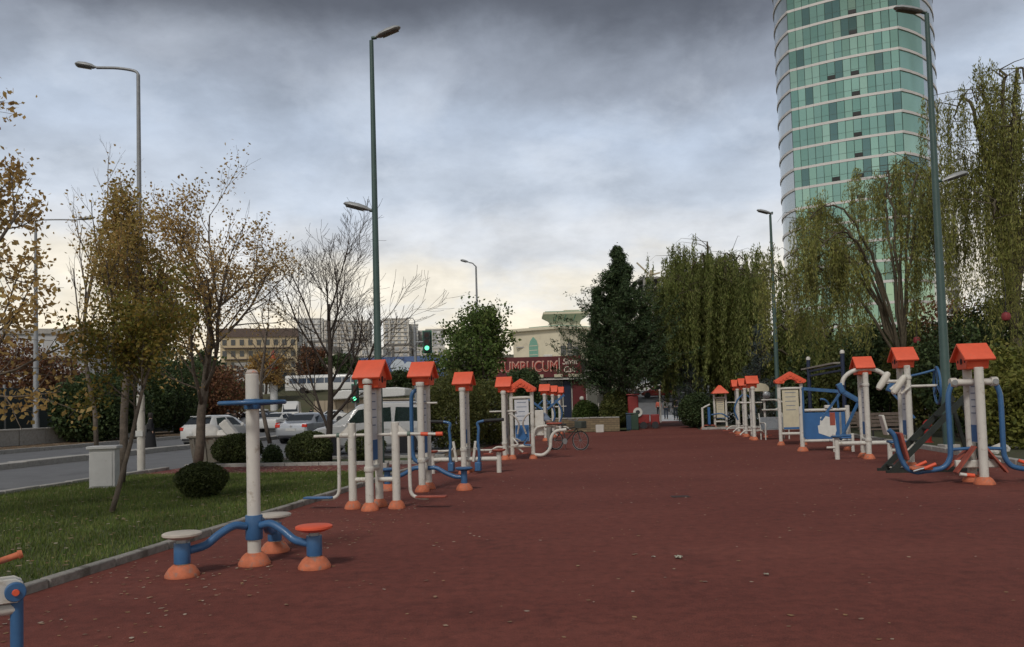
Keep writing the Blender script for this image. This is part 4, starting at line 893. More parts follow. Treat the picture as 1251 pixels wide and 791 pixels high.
def person(label, loc, rz, top, bottom, h=1.7, pose=None, skirt=None, hairlong=False, bag=False):
    t = thing('person', label, 'person', loc, rz, None); k = h/1.7
    J = dict(pel=(0, 0, .95), sp=(0, .01, 1.15), ch=(0, 0, 1.34), nk=(0, .01, 1.47), hd=(0, .03, 1.57), ht=(0, .02, 1.66),
             sL=(-.18, 0, 1.40), eL=(-.23, -.03, 1.13), wL=(-.23, .06, .90), hL=(-.23, .08, .81), sR=(.18, 0, 1.40), eR=(.23, -.03, 1.13), wR=(.23, .06, .90), hR=(.23, .08, .81),
             pL=(-.09, 0, .9), kL=(-.10, .07, .50), aL=(-.10, -.06, .10), tL=(-.11, .08, .04), pR=(.09, 0, .9), kR=(.10, .0, .49), aR=(.10, -.02, .09), tR=(.11, .13, .04))
    if pose: J.update(pose)
    J = {a: (b[0]*k, b[1]*k, b[2]*k) for a, b in J.items()}
    rad = dict(pel=(.14, .11), sp=(.13, .10), ch=(.16, .11), nk=.052, hd=(.075, .09), ht=(.06, .07), sL=.062, eL=.045, wL=.032, hL=(.02, .04), sR=.062, eR=.045, wR=.032, hR=(.02, .04),
               pL=.085, kL=.058, aL=.042, tL=(.042, .03), pR=.085, kR=.058, aR=.042, tR=(.042, .03)); rad = {a: (tuple(c*k for c in b) if isinstance(b, tuple) else b*k) for a, b in rad.items()}
    E_ = [('pel', 'sp'), ('sp', 'ch'), ('ch', 'nk'), ('nk', 'hd'), ('hd', 'ht'), ('ch', 'sL'), ('sL', 'eL'), ('eL', 'wL'), ('wL', 'hL'), ('ch', 'sR'), ('sR', 'eR'), ('eR', 'wR'), ('wR', 'hR'), ('pel', 'pL'), ('pL', 'kL'), ('kL', 'aL'), ('aL', 'tL'), ('pel', 'pR'), ('pR', 'kR'), ('kR', 'aR'), ('aR', 'tR')]
    skinned('body', J, E_, rad, SKIN, t)
    def part(nm, keys, grow, m):
        jj = {q: J[q] for q in keys}; rr = {q: tuple(c+grow for c in (rad[q] if isinstance(rad[q], tuple) else (rad[q], rad[q]))) for q in keys}
        return skinned(nm, jj, [e for e in E_ if e[0] in keys and e[1] in keys], rr, m, t)
    part('jacket', ('pel', 'sp', 'ch', 'sL', 'eL', 'wL', 'sR', 'eR', 'wR'), .022, top)
    part('trousers', ('pel', 'pL', 'kL', 'aL', 'pR', 'kR', 'aR'), .018, bottom)
    for s in 'LR': part('shoe', ('a'+s, 't'+s), .012, DARKT)
    hd = Vector(J['hd']); ht = Vector(J['ht']); u = (ht-hd).normalized()
    q = u.to_track_quat('Z', 'Y').to_matrix()
    mb = MB(); mb.lathe([(.06*k, -.09 if not hairlong else -.22), (.092*k, -.05), (.105*k, .02), (.095*k, .08), (.06*k, .115), (.02*k, .125)], ht-u*.06+Vector((0, -.022*k, 0)), 14, q); mb.build('hair', HAIR, t)
    if skirt: mb = MB(); mb.lathe([(.25*k, .06), (.24*k, .3), (.19*k, .7), (.16*k, 1.0), (.15*k, 1.2)], (0, 0, 0), 18); mb.build('robe', skirt, t)
    if bag: mb = MB(); mb.box((.26*k, 0, .75*k), (.10, .26, .28)); mb.build('bag', DARKT, t, bevel=.02)
    return t
BLK = mat('black_cloth', (.012, .012, .014), .9); JEAN = mat('dark_jeans', (.03, .04, .06), .9); GRYC = mat('grey_cloth', (.16, .16, .155), .9)
person('person in a long black robe standing on the median beside the lamp post', G(184, 552), RAD(-60), BLK, BLK, 1.66, skirt=BLK, hairlong=True)
person('person in black jacket standing in the road beyond the dumpster', G(279, 530), RAD(40), BLK, JEAN, 1.75)
person('second person in dark coat close beside the black-jacketed one', G(287, 530), RAD(-40), mat('brown_cloth', (.035, .025, .02), .9), BLK, 1.68, hairlong=True)
person('person in orange-red top walking away towards the pale plaza', G(805, 509.5), RAD(-6), mat('coral_cloth', (.42, .09, .055), .85), BLK, 1.62, hairlong=True)
person('person in grey top with long hair walking away on the red path', G(814, 512.5), RAD(-2), GRYC, JEAN, 1.66, hairlong=True, bag=True)
person('broad person in black coat walking away on the red path', G(826, 513.5), RAD(4), BLK, JEAN, 1.78)
person('person in dark clothes far beyond the white saloon', far(417, 104), 0, BLK, BLK, 1.7)
person('second person in dark clothes on the far pavement', far(380, 104), 0, BLK, BLK, 1.7)
person('person in pale blue shirt bending forward beside the bicycle', far(671, 27.8), RAD(90), mat('pale_blue_cloth', (.22, .28, .38), .85), mat('stone_cloth', (.22, .21, .19), .9), 1.7,
       pose=dict(sp=(0, .12, 1.1), ch=(0, .28, 1.22), nk=(0, .38, 1.29), hd=(0, .48, 1.31), ht=(0, .56, 1.36), sL=(-.18, .27, 1.27), eL=(-.2, .34, 1.02), wL=(-.17, .46, .84), hL=(-.16, .5, .76), sR=(.18, .27, 1.27), eR=(.2, .34, 1.02), wR=(.17, .46, .84), hR=(.16, .5, .76), kL=(-.1, .06, .5), aL=(-.1, 0, .1), tL=(-.11, .15, .04)))

def bicycle():
    t = thing('bicycle', 'dark bicycle with front basket parked beside the row of machines', 'bicycle', G(694, 550), RAD(-38))
    BK = mat('bike_paint', (.03, .035, .035), .45)
    w = .52
    for s in (-1, 1):
        mb = MB(); mb.torus((s*w, 0, .33), .315, .02, Y3, 36, 8); wh = mb.build('wheel', TYRE, t)
        mb = MB(); mb.torus((s*w, 0, .33), .292, .01, Y3, 36, 6); mb.build('rim', RIM, wh)
        mb = MB()
        for k in range(12):
            a = 2*PI*k/12; mb.tube([(s*w, 0, .33), (s*w+.29*math.cos(a), 0, .33+.29*math.sin(a))], .003, 4)
        mb.lathe([(.03, -.04), (.03, .04)], (s*w, 0, .33), 10, Y3); mb.build('spokes', RIM, wh)
        mb = MB(); mb.torus((s*w, 0, .33), .345, .012, Y3, 20, 6, RAD(20), RAD(160)); mb.build('mudguard', METAL, t)
    for a, b in (((-w, 0, .33), (-.08, 0, .3)), ((-.08, 0, .3), (-.2, 0, .82)), ((-w, 0, .33), (-.19, 0, .76)), ((-.08, 0, .3), (.36, 0, .72)), ((-.17, 0, .66), (.35, 0, .8)), ((w, 0, .33), (.34, 0, .86)), ((.34, 0, .86), (.32, 0, 1.0))):
        mb = MB(); mb.tube([a, b], .017, 8); mb.build('frame_tube', BK, t)
    mb = MB(); mb.lathe([(.1, -.006), (.1, .006)], (-.08, -.05, .3), 18, Y3); mb.build('chainring', METAL, t)
    rod(t, [(.24, -.28, 1.04), (.32, -.15, 1.02), (.33, 0, 1.0), (.32, .15, 1.02), (.24, .28, 1.04)], .013, METAL, 'handlebar')
    mb = MB(); mb.prism([(-.36, -.09), (-.3, -.1), (-.16, -.03), (-.04, -.02), (-.04, .02), (-.16, .03), (-.3, .1), (-.36, .09)], .84, .90); mb.build('saddle', BLACKR, t, bevel=.02)
    mb = MB(); mb.box((w+.02, 0, .86), (.28, .34, .24)); mb.build('basket', mat('basket', (.05, .06, .05), .8), t, bevel=.02)
    mb = MB(); mb.box((-w-.22, 0, .72), (.04, .1, .06)); mb.build('reflector', TAIL, t)
    mb = MB(); mb.tube([(-.08, .03, .3), (-.2, .14, .0)], .01, 6); mb.build('kick_stand', METAL, t)
bicycle()

# ------------------------------------------------------------------ far end of the floor
def stone_wall():
    STN = bpy.data.materials.new('coursed_stone'); STN.use_nodes = True; nt = STN.node_tree; N = nt.nodes; L = nt.links; b = N['Principled BSDF']; b.inputs['Roughness'].default_value = .9
    tc = N.new('ShaderNodeTexCoord'); mp = N.new('ShaderNodeMapping'); mp.inputs['Rotation'].default_value = (PI/2, 0, 0); L.new(tc.outputs['Object'], mp.inputs[0])
    br = N.new('ShaderNodeTexBrick'); br.inputs['Scale'].default_value = 1; br.inputs['Brick Width'].default_value = .32; br.inputs['Row Height'].default_value = .12; br.inputs['Mortar Size'].default_value = .012
    br.inputs['Color1'].default_value = (.24, .18, .105, 1); br.inputs['Color2'].default_value = (.17, .125, .075, 1); br.inputs['Mortar'].default_value = (.10, .08, .055, 1); L.new(mp.outputs[0], br.inputs[0]); L.new(br.outputs[0], b.inputs['Base Color'])
    bp = N.new('ShaderNodeBump'); bp.inputs['Strength'].default_value = .6; L.new(br.outputs['Fac'], bp.inputs['Height']); bp.invert = True; L.new(bp.outputs[0], b.inputs['Normal'])
    a, e = A(-5.5, 43.6), A(-.75, 43.6); t = thing('garden_wall', 'low tan stone wall in front of the cafe garden', 'wall', (a+e)/2, AXR)
    n = 1; Lw = (e-a).length
    mb = MB(); mb.box((0, 0, .36), (Lw, .3, .72)); mb.build('masonry', STN, t)
    k = 12
    cp = MB(); cp.box((0, 0, .75), (Lw/k-.012, .36, .06)); o = cp.build('coping_stone', CONC, t, bevel=.01)
    for i in range(k): q = o if i == 0 else child(o, t); q.location = (-Lw/2+Lw/k*(i+.5), random.uniform(-.008, .008), random.uniform(-.006, .006))
    mb = MB(); mb.box((0, 0, .2), (.42, .3, .4)); o = mb.build('stone_block', CONCW, None, bevel=.02); o.location = G(733, 528.5); o.rotation_euler = (0, 0, AXR); tag(o, 'pale stone block lying against the tan garden wall', 'stone block')
stone_wall()
def dish():
    p = far(740, 50); t = thing('round_relief', 'pale round carved disc standing in the cafe garden', 'sculpture', p, 0)
    z = H(740, 487, 50).z
    mb = MB(); mb.lathe([(.1, .1), (.35, .08), (.5, .0), (.52, -.04), (.46, -.05), (.3, -.02), (.0001, -.03)], (0, 0, z), 28, Y3); mb.build('disc', CONCW, t)
    for a, r in ((0, .2), (2, .24), (4, .22)): mb = MB(); mb.lathe([(.04, 0), (.09, .03), (.09, .05)], (r*math.cos(a), -.06, z+r*math.sin(a)), 10, Y3); mb.build('carving', CONC, t)
    mb = MB(); mb.box((0, .05, z/2-.2), (.5, .15, z-.45)); mb.build('stand', WOOD, t)
dish()
def cart():
    p = A(.25, 46.5); t = thing('ride_cart', 'red and white train-shaped cart beside the path entrance', 'cart', p, AXR)
    RM = mat('cart_red', (.22, .02, .018), .45, var=.15)
    mb = MB(); mb.box((.1, 0, .55), (1.1, .7, .5)); mb.build('body', RM, t, bevel=.04)
    mb = MB(); mb.box((-.25, 0, 1.35), (.6, .7, 1.1)); mb.build('cab', RM, t, bevel=.06)
    mb = MB(); mb.lathe([(.26, 0), (.26, .1), (.2, .12)], (.0, -.45, .95), 20, Y3); mb.build('face_disc', WHITE, t)
    mb = MB(); mb.lathe([(.12, 0), (.12, .02)], (.0, -.46, .95), 16, Y3); mb.build('disc_centre', DARKT, t)
    mb = MB(); mb.box((.95, 0, .5), (.5, .6, .6)); mb.build('wagon', RM, t, bevel=.04)
    for x in (-.3, .3, .95):
        for s in (-1, 1): mb = MB(); mb.lathe([(.2, -.04), (.2, .04)], (x, s*.36, .2), 16, Y3); mb.build('wheel', WHITE if x < 0 else DARKT, t)
    mb = MB(); mb.box((-.25, 0, 1.95), (.75, .85, .08)); mb.build('canopy', RM, t, bevel=.03)
cart()
def bins():
    for px, lab, m in ((770, 'dark blue bin beside the red train cart', mat('bin_blue', (.02, .045, .08), .5)), (776, 'dark green bin squeezed between blue bin and train cart', mat('bin_green', (.02, .05, .03), .5))):
        p = G(px, 525.5); t = thing('litter_bin', lab, 'bin', p, AXR, 'bins by the path')
        mb = MB(); mb.prism([(-.2, -.22), (.2, -.22), (.2, .22), (-.2, .22)], 0, .85); mb.build('body', m, t, bevel=.03)
        mb = MB(); mb.box((0, 0, .9), (.46, .5, .08)); mb.build('lid', m, t, bevel=.03)
        for s in (-1, 1): mb = MB(); mb.lathe([(.07, -.03), (.07, .03)], (s*.18, .24, .07), 12, X3); mb.build('wheel', TYRE, t)
bins()
def chain():
    Y = 57; t = thing('chain_barrier', 'heavy black chain swagging between white posts across the path', 'barrier', far(805, Y), 0); o = t.location
    P = [H(px, py, Y)-o for px, py in ((806, 480), (809, 486), (813, 490), (820, 491), (826, 488), (829, 484), (833, 489), (839, 491), (845, 487), (848, 482))]
    rod(t, P, .05, DARKT, 'chain')
    for px in (806, 829, 848): q = H(px, 480, Y)-o; mb = MB(); mb.lathe([(.06, 0), (.06, 2.2), (.09, 2.25), (.05, 2.36)], (q.x, 0, 0), 12); mb.build('post', WHITE if px != 829 else GREYP, t)
chain()
# car park rising behind the plaza
CP = MB(); c = [A(-4, 84), A(30, 84), A(40, 150), A(-4, 150)]; CP.add([(c[0].x, c[0].y, -.02), (c[1].x, c[1].y, -.02), (c[2].x, c[2].y, 7), (c[3].x, c[3].y, 7)], [(0, 1, 2, 3)]); struct(CP.build('car_park', ASPH, smooth=False))
for px, v, kind, col, lab, rz in ((791, 106, 'hatch', WHT, 'white hatchback in the sloping car park behind the walkers', 80), (804, 100, 'hatch', RDC, 'red car in the sloping car park above the walkers', 84), (818, 122, 'sedan', BLC, 'blue saloon highest in the sloping car park', 80), (800, 115, 'mpv', SLV, 'silver van-bodied car in the sloping car park', 80)):
    p = far(px, v); vehicle('parked_car', lab, kind, col, (p.x, p.y, max(0, (UV(p)[1]-84)/66*7)), RAD(rz), parts=False, group='cars in the sloping car park')
# ------------------------------------------------------------------ trees
def unit(v): return v/(np.linalg.norm(v)+1e-9)
def grow(rng, p, d, L_, r, lvl, maxl, out, spec):
    nseg = spec['seg'][min(lvl, len(spec['seg'])-1)]; pts = [p.copy()]; rad = [r]; wig = spec['wig']; up = spec['up']
    for i in range(nseg):
        d = unit(d+rng.normal(0, wig, 3)+np.array([0, 0, up])); p = p+d*L_/nseg; pts.append(p.copy()); rad.append(max(spec.get('rmin', .0035), r*(1-(1-spec['taper'])*(i+1)/nseg)))
    out.append((lvl, pts, rad))
    if lvl >= maxl: return
    nc = spec['kids'][min(lvl, len(spec['kids'])-1)]
    for c in range(nc):
        t = spec['start'][min(lvl, len(spec['start'])-1)]; t = t+(1-t)*(c+rng.random())/nc
        i = min(nseg-1, int(t*nseg)); f = t*nseg-i; q = pts[i]*(1-f)+pts[i+1]*f; dd = unit(pts[i+1]-pts[i])
        ang = RAD(rng.uniform(*spec['ang'])); az = rng.uniform(0, 2*PI) + c*2.4
        a = unit(np.cross(dd, np.array([.3, .2, 1.])+rng.normal(0, .3, 3))); b = np.cross(dd, a)
        nd = unit(dd*math.cos(ang)+(a*math.cos(az)+b*math.sin(az))*math.sin(ang))
        grow(rng, q, nd, L_*spec['ratio']*rng.uniform(.75, 1.2)*(1.15-.45*t), rad[i]*spec['rr'], lvl+1, maxl, out, spec)
def branch_mesh(out, name, m, parent, S_=1):
    mb = MB()
    for lvl, pts, rad in out: mb.tube(pts, rad, (10, 7, 5, 4, 3)[min(lvl, 4)], cap=lvl < 2)
    me = bpy.data.meshes.new(name); me.from_pydata(mb.v, [], mb.f); me.update(); me.materials.append(m); me.polygons.foreach_set('use_smooth', [True]*len(me.polygons))
    o = bpy.data.objects.new(name, me); C.objects.link(o); o.parent = parent; return o
def leaves(name, P, size, m, parent, rng, aspect=.6, down=0, flat=0, fold=.25):
    """one small folded leaf face pair per point"""
    n = len(P); s = rng.uniform(size[0], size[1], n)[:, None]
    a = rng.normal(0, 1, (n, 3)); a[:, 2] = a[:, 2]*(1-flat)-down*2.5; a /= np.linalg.norm(a, axis=1)[:, None]
    b = rng.normal(0, 1, (n, 3)); b -= a*(a*b).sum(1)[:, None]; b /= np.linalg.norm(b, axis=1)[:, None]+1e-9; c = np.cross(a, b)
    V = np.zeros((n, 4, 3)); V[:, 0] = P-a*s*.5; V[:, 1] = P+b*s*.5*aspect+c*s*fold*.3-a*s*.05; V[:, 2] = P+a*s*.5; V[:, 3] = P-b*s*.5*aspect+c*s*fold*.3-a*s*.05
    return npmesh(name, V.reshape(-1, 3), np.arange(n*4), 4, m, parent)
def fit(out, h, w, z0frac=0):
    P = np.array([p for _, pts, _ in out for p in pts]); sz = h/P[:, 2].max(); ext = max(np.percentile(abs(P[:, 0]), 99), np.percentile(abs(P[:, 1]), 99)); sx = w/2/ext
    k = np.array([sx, sx, sz]); return [(l, [p*k for p in pts], rad) for l, pts, rad in out]
def centre(out, lean):
    P = np.array([p for l, pts, _ in out for p in pts if l > 0]); m = P.mean(0); s = np.array([-m[0]/m[2], -m[1]/m[2]])
    return [(l, [p+np.array([s[0]*p[2], s[1]*p[2], 0]) for p in pts], rad) for l, pts, rad in out]
def shear(out, lean): return [(l, [p+np.array([lean[0]*p[2], lean[1]*p[2], 0]) for p in pts], rad) for l, pts, rad in out]
def tips(out, lv, rng, n, jit, fn=None, clump=1):
    P = []; 
    for l, pts, _ in out:
        if l >= lv:
            for a, b in zip(pts, pts[1:]): P.append((a, b))
    P = np.array(P); 
    if fn is not None: P = P[fn(P[:, 0])]
    if clump < 1: P = P[rng.random(len(P)) < clump]
    i = rng.integers(0, len(P), n); f = rng.random(n)[:, None]; q = P[i, 0]*(1-f)+P[i, 1]*f
    return q+rng.normal(0, jit, (n, 3))
BROAD = dict(seg=[7, 5, 4, 3], wig=.12, up=.05, taper=.45, kids=[9, 7, 6, 5], start=[.35, .25, .2], ang=(30, 60), ratio=.55, rr=.5)
def tree(label, loc, h, w, r, n, size, m, seed, spec=BROAD, maxl=3, lean=(0, 0), lv=2, jit=.12, name='tree', bark=None, aspect=.65, fn=None, down=0, groups=None, stems=1, cat='tree'):
    rng = np.random.default_rng(seed); t = thing(name, label, cat, loc, 0, groups); out = []
    for s in range(stems):
        d = unit(np.array([lean[0]+(rng.normal(0, .35) if stems > 1 else 0), lean[1]+(rng.normal(0, .35) if stems > 1 else 0), 1.])); grow(rng, np.array([0., 0, 0]), d, h*.8, r, 0, maxl, out, spec)
    out = shear(fit(centre(out, lean), h, w), lean); branch_mesh(out, 'trunk', bark or BARK, t)
    if n: leaves('crown', tips(out, lv, rng, n, jit, fn, .4), size, m, t, rng, aspect, down)
    return t
AUT = leafmat('autumn_brown_leaves', [(.52, .34, .115), (.60, .42, .16), (.42, .26, .095), (.66, .48, .20), (.34, .21, .085), (.52, .38, .135)], .6)
AUTG = leafmat('autumn_green_leaves', [(0.136, 0.145, 0.031), (0.221, 0.204, 0.043), (0.323, 0.204, 0.051), (0.102, 0.119, 0.027), (0.34, 0.255, 0.068)], .5)
AUTM = leafmat('autumn_mixed_leaves', [(.46, .30, .10), (.36, .29, .09), (.52, .36, .14), (.28, .24, .07), (.40, .23, .09)], .55)
GRN = leafmat('mid_green_leaves', [(0.081, 0.135, 0.032), (0.126, 0.18, 0.045), (0.063, 0.108, 0.029), (0.18, 0.207, 0.063)], .3)
OLV = leafmat('olive_hedge_leaves', [(0.09, 0.112, 0.031), (0.135, 0.144, 0.04), (0.063, 0.081, 0.023), (0.18, 0.162, 0.05)], .3)
DRKG = leafmat('dark_green_leaves', [(0.0425, 0.0741, 0.0276), (0.0713, 0.104, 0.036), (0.0338, 0.0546, 0.0228), (0.095, 0.1235, 0.0456)], .2)
CED = leafmat('cedar_needles', [(0.0373, 0.0687, 0.0282), (0.0609, 0.0963, 0.0383), (0.0286, 0.0506, 0.0207), (0.0845, 0.1193, 0.0441)], .15)
SPR = leafmat('blue_spruce_needles', [(0.08, 0.104, 0.096), (0.056, 0.08, 0.072), (0.112, 0.136, 0.128), (0.045, 0.064, 0.054)], .15)
WIL = leafmat('willow_leaves', [(.20, .245, .068), (.265, .30, .09), (.15, .195, .052), (.32, .32, .11), (.115, .15, .041)], .5)
WIL2 = leafmat('yellowing_willow_leaves', [(.30, .32, .09), (.38, .39, .12), (.23, .26, .075), (.45, .41, .14), (.17, .20, .055)], .5)
RDL = leafmat('reddish_leaves', [(0.192, 0.08, 0.048), (0.128, 0.064, 0.04), (0.256, 0.12, 0.056), (0.096, 0.072, 0.032)], .3)
YLW = leafmat('yellow_green_leaves', [(0.144, 0.16, 0.032), (0.208, 0.208, 0.048), (0.096, 0.12, 0.026), (0.272, 0.24, 0.064)], .3)

# left lawn trees
tree('slim leaning sapling on the lawn with olive and brown leaves', G(135, 631), 4.0, 2.1, .045, 9000, (.04, .09), AUTG, 11, dict(BROAD, start=[.55, .2, .2], wig=.07), lean=(.13, .05), jit=.12)
tb_ = H(147, 575, 18.6); tree('leafy brown-topped tree behind the pale cabinet', (tb_.x, tb_.y, .05), 7.2, 3.0, .105, 10500, (.045, .11), AUTM, 23, dict(BROAD, start=[.42, .2, .2], wig=.09), lean=(.05, 0), jit=.14)
tree('larger brown-leaved tree growing beside the dumpster', G(241, 576), 9.1, 5.4, .14, 9500, (.05, .12), AUT, 31, dict(BROAD, kids=[11, 8, 6, 4], start=[.28, .2, .2], ang=(22, 48), up=.09, ratio=.6), lean=(.03, 0), jit=.16, fn=lambda P: (P[:, 2] > 2.1))
tree('bare many-stemmed tree behind the clipped shrubs', G(402, 566), 7.9, 5.6, .105, 0, (.1, .1), AUT, 42, lean=(.05, 0), bark=BARKD, spec=dict(BROAD, seg=[7, 6, 5, 4], kids=[10, 7, 5, 4], start=[.16, .15, .15], ang=(25, 48), up=.09, ratio=.62, rr=.5, wig=.08, rmin=.005), maxl=4)
T1 = H(-95, 560, 12.2); tree('big-leaved golden brown tree at the left edge of the lawn', (T1.x, T1.y, .05), 7.3, 4.8, .13, 8500, (.055, .125), AUT, 53, dict(BROAD, start=[.25, .2, .2], ang=(30, 55), up=.08), jit=.11)
T5 = H(118, 560, 33); tree('thin bare tree on the road median behind the lamp post', (T5.x, T5.y, .15), 13.2, 4.2, .10, 200, (.1, .2), AUT, 61, dict(BROAD, kids=[8, 5, 4, 3], start=[.35, .2, .2], ang=(15, 38), up=.1, ratio=.42), jit=.2)
T5 = H(330, 560, 40); tree('bare twiggy tree behind the clipped shrubs at the junction', (T5.x, T5.y, 0), 8.6, 4.5, .11, 0, (.1, .2), AUT, 67, dict(BROAD, seg=[7, 6, 5, 4], kids=[8, 6, 5, 4], start=[.3, .15, .15], ang=(18, 40), up=.1, ratio=.55), maxl=3)
p = far(585, 42); tree('rounded green tree with upright shoots behind the hedge', p, 7.1, 4.6, .16, 14000, (.10, .24), GRN, 71, dict(BROAD, kids=[12, 8, 5, 4], start=[.15, .15, .15], ang=(14, 42), up=.16, ratio=.62), jit=.22)

def bush(label, loc, rx, ry, rz, n, size, m, seed, shell=.72, lump=.18, zc=None, name='shrub', aspect=.6, stemn=7, group=None, flat=.0):
    rng = np.random.default_rng(seed); t = thing(name, label, 'shrub', loc, rng.uniform(0, 6), group); zc = rz*1.0 if zc is None else zc
    d = rng.normal(0, 1, (n, 3)); d /= np.linalg.norm(d, axis=1)[:, None]
    ph = rng.uniform(0, 6, (6, 3)); fr = rng.uniform(1.5, 5, (6, 3)); lp = sum(np.sin(d*fr[i]+ph[i]).sum(1) for i in range(6))/8
    rr = (shell+(1-shell)*rng.random(n)**.6)*(1+lump*lp); P = d*rr[:, None]*np.array([rx, ry, rz]); P[:, 2] += zc; P = P[P[:, 2] > .04]
    leaves('foliage', P, size, m, t, rng, aspect)
    mb = MB()
    for i in range(stemn):
        e = d[i]*np.array([rx, ry, rz])*.75; e[2] = abs(e[2])+zc*.6; mb.tube([(e[0]*.1, e[1]*.1, -.02), (e[0]*.4, e[1]*.4, e[2]*.5), tuple(e)], [.03*rz+.01, .02*rz+.006, .006], 5)
    mb.build('stem', BARKD, t); return t
SHR = leafmat('clipped_shrub_leaves', [(0.0486, 0.0688, 0.0195), (0.077, 0.0972, 0.0273), (0.0351, 0.0486, 0.0156), (0.1013, 0.1174, 0.039)], .2)
def at_px(px, py, dz=0): g = G(px, py); g.z = dz; return g
bush('round clipped shrub alone on the lawn near the sapling', at_px(246, 612, .04), .50, .48, .36, 15000, (.02, .06), SHR, 5, .5, .15, .34)
bush('round clipped shrub against the dumpster', at_px(291, 570, .05), .74, .7, .5, 14000, (.03, .08), SHR, 6, .5, .13, .47)
bush('round clipped shrub under the bare tree', at_px(378, 569, .05), .74, .7, .5, 14000, (.03, .08), SHR, 7, .5, .13, .47)
bush('low ragged shrub between the two clipped shrubs', at_px(332, 569, .05), .4, .35, .3, 2500, (.03, .09), DRKG, 8, .3, .3, .26)
bush('small clipped shrub behind the walker machine', at_px(447, 565, .05), .6, .6, .5, 8000, (.03, .08), SHR, 81, .55, .08, .45)
bush('tall olive hedge bush behind the double rower', (*far(556, 31).xy, 0), 1.5, 1.3, 1.55, 17000, (.05, .13), OLV, 9, .45, .16, 1.35)
bush('tall olive hedge bush beside the orange-roofed twister', (*far(598, 33).xy, 0), 1.25, 1.4, 1.35, 14000, (.05, .13), OLV, 10, .45, .18, 1.25)
bush('dark creeper mass hanging in front of the cafe sign', (*far(640, 50).xy, 0), 2.3, 1.0, 1.3, 12000, (.08, .2), DRKG, 12, .3, .25, 2.55)
bush('loose dark shrub below the cafe sign', (*far(660, 49).xy, 0), 2.2, 1.0, 1.2, 9000, (.08, .2), DRKG, 13, .3, .25, 1.0)
bush('green garden shrub in front of the cafe door', (*far(715, 50).xy, 0), 1.3, .9, .85, 8000, (.07, .17), GRN, 14, .35, .25, .85)
bush('leafy garden shrub under the dark cedar', (*far(756, 47).xy, 0), 1.35, .9, 1.15, 10000, (.07, .17), OLV, 15, .35, .25, 1.1)
bush('dense dark evergreen shrub beside the path entrance', (*G(851, 523).xy, 0), 1.0, 1.0, 1.05, 12000, (.06, .14), DRKG, 16, .4, .12, 1.0)

# conifers
def conifer(label, loc, h, w, n, m, seed, upang=28, droop=0, size=(.08, .2), irregular=.35, r=.16, dens=95, base=.06, extra=(), jit=.075):
    rng = np.random.default_rng(seed); t = thing('conifer', label, 'tree', loc, 0); out = [(0, [np.array([0, 0, z]) for z in np.linspace(0, h*.97, 9)], list(np.linspace(r, .012, 9)))]
    def whorl(x0, y0, z0, hh, ww, nb):
        for i in range(nb):
            f = base+(1-base)*(i+rng.random())/nb; z = z0+f*hh; L_ = ww/2*((1-f)**1.12)*rng.uniform(1-irregular, 1+irregular*.5)+.12; az = rng.uniform(0, 2*PI); el = RAD(upang+18*f+rng.uniform(-10, 12))
            pts = []; p = np.array([x0, y0, z]); d = np.array([math.cos(az)*math.cos(el), math.sin(az)*math.cos(el), math.sin(el)])
            for k in range(5): pts.append(p.copy()); p = p+d*L_/4; d = unit(d+np.array([0, 0, .10-droop]))
            out.append((2, pts, list(np.linspace(.03, .006, 5))))
            for s in range(4):                                     # side sprays
                q = pts[1+s % 4]; az2 = az+rng.choice([-1, 1])*rng.uniform(.5, 1.0); l2 = L_*rng.uniform(.25, .45); d2 = np.array([math.cos(az2)*.9, math.sin(az2)*.9, math.sin(el)*.8-droop])
                out.append((3, [q, q+d2*l2*.5, q+d2*l2], [.01, .007, .004]))
    whorl(0, 0, 0, h, w, dens)
    for ex in extra: whorl(*ex)
    branch_mesh(out, 'trunk', BARKD, t); P = tips(out, 2, rng, n, jit); leaves('crown', P, size, m, t, rng, .28); return t
pc = far(761, 47); conifer('tall dark cedar with pointed tip beside the cafe', pc, H(752, 305, 47).z, 11.0, 100000, CED, 3, 20, size=(.10, .26), extra=((-1.35, 0, 2.6, 5.6, 1.5, 40), (1.5, .2, 3.0, 4.0, 2.4, 45), (-1.5, .3, 2.0, 3.0, 1.6, 25), (1.9, -.3, 2.6, 2.2, 2.4, 35), (-.7, .5, 3.0, 4.6, 1.6, 30)), dens=230, irregular=.45, jit=.09, base=.15)
conifer('young blue-grey spruce in front of the willow', (*G(846, 521).xy, 0), 4.6, 2.9, 9000, SPR, 4, 5, .02, (.06, .16), r=.07, dens=60)
conifer('blue-grey spruce behind the tight trio of poles', far(930, 43), 5.4, 3.4, 9000, SPR, 14, 5, .02, (.06, .16), r=.07, dens=60)

WBARK = mat('willow_bark', (.085, .07, .045), .9, var=.3, scale=9)
